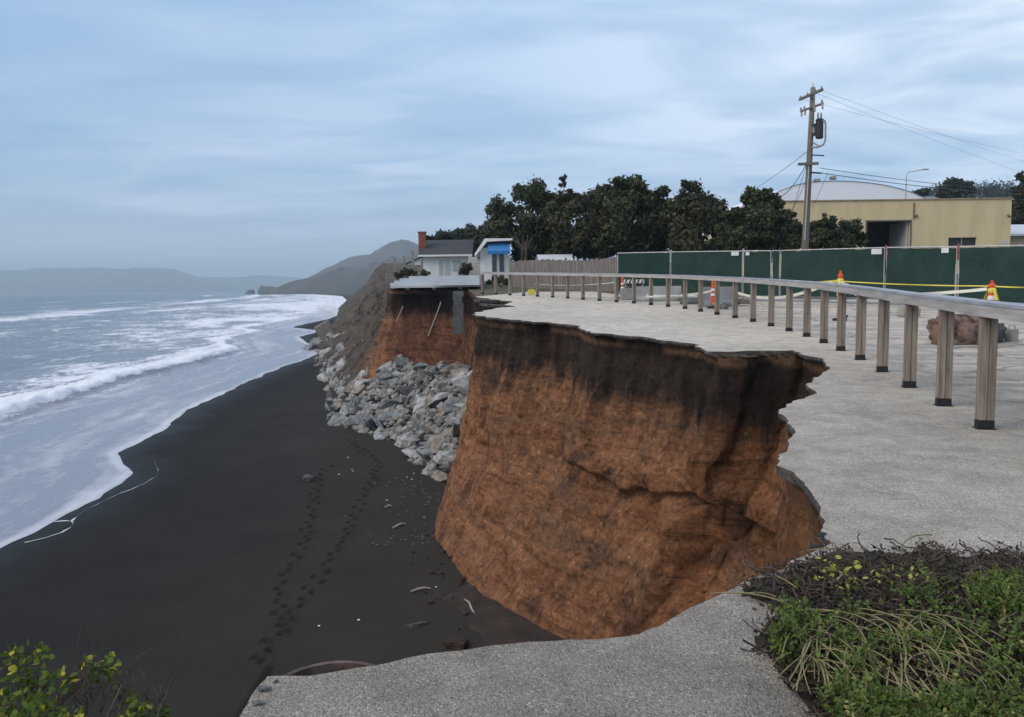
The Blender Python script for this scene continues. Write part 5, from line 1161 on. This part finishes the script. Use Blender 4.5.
# dark humus that the mat has gathered on the pavement
hp = []
for a_, b_ in zip(MATP, MATP[1:]+MATP[:1]):
    for k in range(14):
        t = k/14; x = a_[0]+(b_[0]-a_[0])*t; y = a_[1]+(b_[1]-a_[1])*t; x += 14*float(fbm(x*.05, y*.05, 0, 4, 501)); y += 9*float(fbm(x*.06, y*.06, 3., 4, 502)); w_ = on_ground(min(x, 1500), y+2); hp.append((w_.x, w_.y))
hin = []
for i in range(500):
    px = g.uniform(745, 1055); py = g.uniform(550, 755); w_ = on_ground(px, py)
    if inside(w_.x, w_.y, hp): hin.append((w_.x, w_.y))
HUM = mat('humus', (.018,.015,.012), .97, col2=(.045,.036,.028), vscale=9, bump=.02, bscale=30, coord='World')
hv, he, hf, _, _, _ = geometry.delaunay_2d_cdt([Vector(p_) for p_ in hp+hin], [(i, (i+1) % len(hp)) for i in range(len(hp))], [], 1, 1e-5)
HV = [(v_[0], v_[1], float(gz(0, v_[1]))+(.006 if i_ < len(hp) else .012+.01*float(fbm(v_[0]*5, v_[1]*5, 0, 2, 3)))) for i_, v_ in enumerate(hv)]
mh = MB(); mh.add(HV, [tuple(t_) for t_ in hf]); tag(mh.build('soil', HUM), kind='structure')
# dead leaf litter
def leaflets(points, sizes, seed, spread=.02, upb=.8):
    gg = np.random.default_rng(seed); n = len(points); pos = np.array(points)
    nrm = gg.normal(size=(n, 3))*.7+np.array([0,0,upb]); nrm /= np.linalg.norm(nrm, axis=1)[:, None]
    t1 = np.cross(nrm, gg.normal(size=(n, 3))); t1 /= np.linalg.norm(t1, axis=1)[:, None]; t2 = np.cross(nrm, t1)
    s = np.array(sizes)[:, None]
    V = np.stack([pos, pos+t1*s*.35+t2*s*.30, pos+t1*s*.7+t2*s*.26, pos+t1*s-nrm*s*.1, pos+t1*s*.7-t2*s*.26, pos+t1*s*.35-t2*s*.30], 1).reshape(-1, 3)
    return V, np.arange(6*n).reshape(-1, 6), np.repeat(gg.random(n), 6)
pts_ = []; sz = []
# soft irregular mound height of the plant mat
def mound(px, py):
    return .02+.05*max(0, min(1, (py-560)/60))+.10*max(0, min(1, (py-600)/60))*(.5+.5*float(fbm(px*.02, py*.02, 0, 2, 8)))
cnt = 0
while cnt < 17000:
    px = g.uniform(735, 1090); py = g.uniform(540, 790)
    jx, jy = px+g.gauss(0, 5), py+g.gauss(0, 4)
    if not inpoly(jx, jy, MATP): continue
    if float(fbm(px*.03, py*.05, 0, 3, 9)) < -.35 and py < 600: continue
    p = on_ground(px, py); cnt += 1; pts_.append((p.x, p.y, p.z+g.random()*mound(px, py))); sz.append(g.uniform(.010, .028))
V, Fq, rn = leaflets(pts_, sz, 6); tag(npmesh('leaf_litter', V, Fq, DEADL, smooth=False, attrs={'rnd': rn}), 'dark dead leaf litter under the green ground cover', 'leaf litter', kind='stuff')
pts_ = []; sz = []; cnt = 0
GREENP = [(762,640),(790,622),(830,640),(870,622),(895,618),(900,600),(935,592),(960,596),(1000,588),(1060,590),(1060,800),(860,800),(820,715),(796,690),(775,668)]
gs = MB()
while cnt < 3000:
    px = g.uniform(740, 1120); py = g.uniform(570, 800); ok = inpoly(px, py, GREENP)
    if not ok:
        if not (inpoly(px, py, MATP) and g.random() < .035): continue
    nz = float(fbm(px*.025, py*.035, 0, 3, 14))
    if nz < .05 and g.random() < .88: continue
    if 795 < px < 935 and 636 < py < 730 and g.random() < .72: continue
    p = on_ground(px, py); cnt += 1; h = mound(px, py); p.z += h*g.uniform(.2, 1.0)
    a = g.uniform(0, 6.28); tilt = g.uniform(.2, 1.0); dv = Vector((math.cos(a)*tilt, math.sin(a)*tilt, 1)).normalized(); L_ = g.uniform(.035, .085)
    gs.tube([p, p+dv*L_*.5, p+dv*L_], [.0018,.0014,.0008], 3, cap=False)
    for k in range(9):
        t = .25+.75*k/8; q_ = p+dv*L_*t; pts_.append((q_.x+g.gauss(0,.003), q_.y+g.gauss(0,.003), q_.z)); sz.append(g.uniform(.014,.028)*(1.15-.4*t))
V, Fq, rn = leaflets(pts_, sz, 7, upb=.5)
rn = np.repeat(np.random.default_rng(8).random(len(pts_)//9)*.95, 54)[:len(rn)]
tag(npmesh('ground_cover', V, Fq, LEAFG, smooth=False, attrs={'rnd': rn}), 'low feathery green ground cover creeping over the pavement', 'ground cover', kind='stuff')
tag(gs.build('ground_cover_stems', STRAW), 'thin stems of the green ground cover', 'stems', kind='stuff')
# straw-coloured long stems
def stem_px(p0, p1, bend, rr, h0=.10, h1=.09, hm=.14, n=12):
    a = on_ground(*p0); b_ = on_ground(*p1); a.z += h0; b_.z += h1; d_ = b_-a; nr = Vector((-d_.y, d_.x, 0)); P_ = []
    for i in range(n+1):
        t = i/n; c_ = a.lerp(b_, t)+nr*bend*4*t*(1-t); c_.z += (hm-.05)*4*t*(1-t)*.6; P_.append(c_)
    return P_
STL = [((815,640),(905,760),.12),((840,648),(960,745),-.10),((790,652),(880,760),.06),((870,640),(900,720),.10),((800,636),(890,690),-.06),((825,638),(870,712),.05),((850,650),(830,720),.12),((895,655),(898,745),.02),((897,655),(840,640),.10),((935,675),(985,740),-.2),((960,680),(930,745),-.25),((900,690),(1000,722),-.12),((880,690),(955,670),.15),((815,672),(900,722),.04),((840,700),(930,740),.05),((955,672),(905,740),-.1),((870,655),(935,700),.08),((925,644),(890,660),.1)]
sm = MB()
for i in range(120):
    if i < len(STL): a, b_, bd_ = STL[i]
    else: a = (g.uniform(790, 960), g.uniform(630, 700)); b_ = (a[0]+g.uniform(-30, 110), a[1]+g.uniform(15, 75)); bd_ = g.uniform(-.15, .15)
    sm.tube(stem_px(a, b_, bd_, 0, hm=g.uniform(.06,.14)), [g.uniform(.0016,.0030)]*13, 5)
tag(sm.build('dry_stems', STRAW), 'bundle of long dry straw-coloured stems arching over the ground cover', 'dry stems', kind='stuff')
sm = MB()
for a, b_, bd_ in (((880,603),(925,612),-.25),((925,615),(955,650),.1),((775,580),(800,596),-.15),((808,572),(830,592),.4),((812,575),(826,590),.6),((745,598),(790,612),.03),((710,598),(800,616),.06),((850,556),(800,558),.05),((900,560),(932,540),.1),((915,556),(922,544),.0)):
    sm.tube(stem_px(a, b_, bd_, 0, .02, .03, .09), [.004]*13, 5)
tag(sm.build('trailing_stems', STRAW), 'pale trailing runners crossing the dark dead mat', 'stems', kind='stuff')
# pale yellow-green young shoots on the dark mat
sp = []; ss_ = []
for (px, py, n_) in ((832,578,16),(848,580,14),(888,586,16),(912,586,10),(818,580,10),(843,602,8),(870,594,8),(856,586,8)):
    for k in range(n_): p = on_ground(px+g.gauss(0,4), py+g.gauss(0,4)); sp.append((p.x, p.y, p.z+g.uniform(.02,.08))); ss_.append(g.uniform(.02,.04))
V, Fq, rn = leaflets(sp, ss_, 12); tag(npmesh('young_shoots', V, Fq, mat('shoots', (.30,.33,.07), .7, var=.4, vscale=20), smooth=False), 'small yellow-green shoots scattered on the dark mat', 'shoots', kind='stuff')

# bush at lower left growing from the cliff lip
bb = Vector((-2.05, 2.0, float(gz(0, 2))-.05)); bu = empty('leafy_bush', bb); tag(bu, 'yellow-green broad-leaved bush with bare twigs at the lower left corner', 'bush')
g = random.Random(11); LV = []; sizes = []; tw = MB()
CL = [(-15,668,10,3.0),(15,658,9,3.0),(38,655,9,3.1),(22,680,12,2.9),(48,676,9,3.0),(65,682,8,3.0),(5,700,12,2.8),(40,700,14,2.8),(60,712,12,2.8),(88,666,7,3.1),(108,663,9,3.1),(112,678,6,3.1),(98,676,6,3.1),(130,700,5,3.0),(142,708,7,3.0),(160,714,6,3.0),(-30,700,20,2.8),(20,730,25,2.7),(80,725,16,2.8),(125,720,9,2.9)]
for (px, py, s_, d_) in CL:
    c_ = at_depth(px, py, d_); tw.tube([bb+Vector((0,0,.02)), bb.lerp(c_, .5)+Vector((g.uniform(-.05,.05), .05, -.05)), c_], [.008,.005,.002], 6)
    for k in range(int(s_*3.6)):
        q_ = at_depth(px+g.gauss(0,s_*.6), py+g.gauss(0,s_*.55), d_+g.uniform(-.08,.08)); LV.append(tuple(q_-bb)); sizes.append(g.uniform(.024,.042))
V, Fq, rn = leaflets(LV, sizes, 15, upb=.4)
npmesh('leaves', V, Fq, LEAFY, bu, smooth=False, attrs={'rnd': rn})
for line in ([(92,700),(85,672),(79,655),(78,640),(83,622)],[(105,700),(100,680),(97,665),(105,638)],[(120,700),(128,680),(140,655),(150,650)],[(128,672),(135,660),(152,648)],[(155,705),(168,690),(178,672),(184,655),(183,634)],[(168,690),(176,676),(188,662)],[(90,690),(93,672),(94,640)],[(60,705),(75,690),(92,668)],[(150,712),(146,695),(150,680)]):
    P_ = [at_depth(x, y, 3.0) for x, y in line]; tw.tube([P_[0]+Vector((0,-.3,-.15))]+P_, [.004]+[.0028*(1-i/len(P_))+.0009 for i in range(len(P_))], 5)
for i in range(45):
    px = g.uniform(20, 175); py = g.uniform(690, 717); P_ = [at_depth(px, py, 2.95)]; a = g.uniform(-.6, .6)
    for k in range(3): P_.append(P_[-1]+Vector((math.sin(a)*.04, g.uniform(-.02,.02), .035))); a += g.uniform(-.5,.5)
    tw.tube(P_, [.003,.0025,.002,.001], 4)
tw.build('twigs', TWIG, bu)

# ------------------------------------------------------------ culvert rim beyond the pavement edge
c0 = at_depth(338, 672, 3.40); rr = .285
m = MB(); pr_o = []; n_ = 48; cc = at_depth(343, 658.5, 3.66); ctr = Vector((cc.x, cc.y-rr, cc.z-.01))
V = []; 
for k in range(n_):
    t = 2*math.pi*k/n_
    for r_, z_ in ((rr, 0), (rr+.012, -.006), (rr+.012, -.6), (rr-.012, -.6), (rr-.012, -.006)): V.append((ctr.x+r_*math.cos(t), ctr.y+r_*math.sin(t), ctr.z+z_+.02*math.cos(t)*0))
fs = [(k*5+j, k*5+(j+1) % 5, ((k+1) % n_)*5+(j+1) % 5, ((k+1) % n_)*5+j) for k in range(n_) for j in range(5)]
m.add(V, [f[::-1] for f in fs]); cu = empty('drain_pipe', ctr-Vector((0,0,.6))); tag(cu, 'rusty round rim of a drain pipe beyond the near pavement edge', 'pipe'); m.build('pipe_wall', RUST, cu, smooth=False)
m = MB(); m.lathe([(rr-.014, -.30), (rr-.014, -.28)], ctr, 32); m.build('silt', MUD, cu)
# lumps of broken asphalt on the near lip
lm = random.Random(4)
for i, (px, py, s, lb) in enumerate(((264,690,.026,'grey crumbled asphalt lump at the left tip of the pavement'), (278,683,.018,'smallest asphalt lump, just right of the one at the pavement tip'), (258,705,.024,'asphalt lump lowest on the left pavement edge'), (815,548,.035,'dark asphalt lump on the edge of the hole by the vines'), (822,536,.03,'small dark asphalt lump above the vines at the hole edge'))):
    p = on_ground(px, py); o = bpy.data.objects.new('asphalt_lump', RM[0 if i < 3 else 3][i]); COL.objects.link(o); o.location = p+Vector((0,0,s*.3)); o.scale = (s*1.3, s, s*.7); tag(o, lb, 'asphalt lump', 'asphalt crumbs at the broken pavement edge')

# ------------------------------------------------------------ litter and driftwood on the beach
def drift(p0, p1, rr, lb): 
    a, b_ = on_plane(*p0), on_plane(*p1); m = MB(); a.z = b_.z = rr*.8; m.tube([a, a.lerp(b_, .3)+Vector((.03,.05,.02)), a.lerp(b_, .7)+Vector((-.02,.03,.03)), b_], [rr*.6, rr, rr*.8, rr*.5], 7); tag(m.build('driftwood_stick', DRIFT), lb, 'driftwood')
drift((411,592.5), (431,589.5), .035, 'long pale driftwood stick near the foot of the orange bluff')
drift((393,529), (406,525), .05, 'short brown driftwood stick on the sand below the boulders')
drift((464,600), (477,618), .03, 'thin curved pale stick at the base of the orange bluff')
drift((385,508), (392,507), .04, 'small driftwood piece left of the short brown stick')
put_rock(on_plane(417,626)+Vector((0,0,.04)), .30, 3, 'flat dark stone lying alone on the sand near the bluff', rot=(.1,.1,.4), sc3=(1.2,.7,.4), grp='loose stones on the sand')
rockobj('dark_stone', on_plane(455,646), (.5,.4,.2), MUD, 24, 'muddy clod beside the near pavement edge at the bluff foot', 'stone')
rockobj('dark_stone', on_plane(308,481), (.42,.32,.28), ROCKC[3], 23, 'small dark stone on the sand between footprints and surf', 'stone')
sm = MB(); g = random.Random(9)
for (px, py) in ((414,474),(407,478),(412,480),(387,501),(424,518),(359,621),(348,458),(353,472),(339,475),(352,470),(319,627),(436,588)):
    p = on_plane(px, py); s = g.uniform(.02,.045); bm = bmesh.new(); bmesh.ops.create_icosphere(bm, subdivisions=1, radius=s)
    for v in bm.verts: v.co = Vector((v.co.x*g.uniform(.8,1.6), v.co.y, v.co.z*.5))+p+Vector((0,0,.03))
    o_ = MB(); o_._bm(bm); tag(o_.build('shell', WHITE), 'tiny white shell or pebble dotted on the dark sand below the boulders', 'shell', 'white specks on the sand')
sm = MB()
for i in range(160):
    px = g.gauss(420, 25); py = g.uniform(478, 545)
    if px > 440 or px < 340: continue
    p = on_plane(px, py); bm = bmesh.new(); bmesh.ops.create_icosphere(bm, subdivisions=1, radius=g.uniform(.02,.06))
    for v in bm.verts: v.co = Vector((v.co.x*g.uniform(.7,1.6), v.co.y*g.uniform(.7,1.4), v.co.z*.6))+p
    sm._bm(bm)
tag(sm.build('pebbles', ROCKC[3]), 'dark pebbles strewn on the sand below the boulders', 'pebbles', kind='stuff')
# foam line left on the sand
FOAMM = mat('foam', (.62,.66,.70), .8, var=.25, vscale=6, coord='World')
def foamline(pts, ws, lb):
    P_ = [on_plane(*p) for p in pts]; N = 90; g = random.Random(int(pts[0][0])); cum_ = [0]
    for a, b_ in zip(P_, P_[1:]): cum_.append(cum_[-1]+(b_-a).length)
    V = []
    for i in range(N+1):
        s = cum_[-1]*i/N; x = np.interp(s, cum_, [p.x for p in P_]); y = np.interp(s, cum_, [p.y for p in P_]); w = np.interp(s, cum_, ws)*max(.02, (.05+1.3*float(fbm(s*1.1, 0, 0, 3, 9))))
        x += .12*float(fbm(s*.9, 3, 0, 3, 19)); V += [(x-w, y+w*.5, .012), (x, y, .022+w*.05), (x+w, y-w*.5, .012)]
    fs = []
    for i in range(N): fs += [(3*i, 3*i+1, 3*i+4, 3*i+3), (3*i+1, 3*i+2, 3*i+5, 3*i+4)]
    m = MB(); m.add(V, [f[::-1] for f in fs]); tag(m.build('foam_line', FOAMM), lb, 'foam', kind='stuff')
foamline([(24,543),(45,538),(62,533),(72,525),(70,521),(78,514),(100,503),(125,492),(145,484),(157,476),(158,470),(153,463)], [.03,.03,.05,.10,.12,.04,.04,.04,.04,.10,.05,.03], 'thin wandering line of white foam left on the dark sand')
foamline([(54,522),(64,521),(74,522)], [.03,.14,.04], 'short foam patch joining the foam line on the sand')

# ------------------------------------------------------------ haze
HZ = bpy.data.materials.new('haze_air'); HZ.use_nodes = True; n = HZ.node_tree; n.nodes.clear()
pv = NN(n, 'ShaderNodeVolumePrincipled'); pv.inputs['Color'].default_value = (.68,.86,1.0,1); pv.inputs['Density'].default_value = .00025; pv.inputs['Anisotropy'].default_value = .0
mo = NN(n, 'ShaderNodeOutputMaterial'); n.links.new(pv.outputs[0], mo.inputs['Volume'])
m = MB(); m.box((-2900, 4200, 132), (12200, 10400, 276)); hz = m.build('haze', HZ); tag(hz, 'thin sea haze over the whole coast', 'haze', kind='stuff')
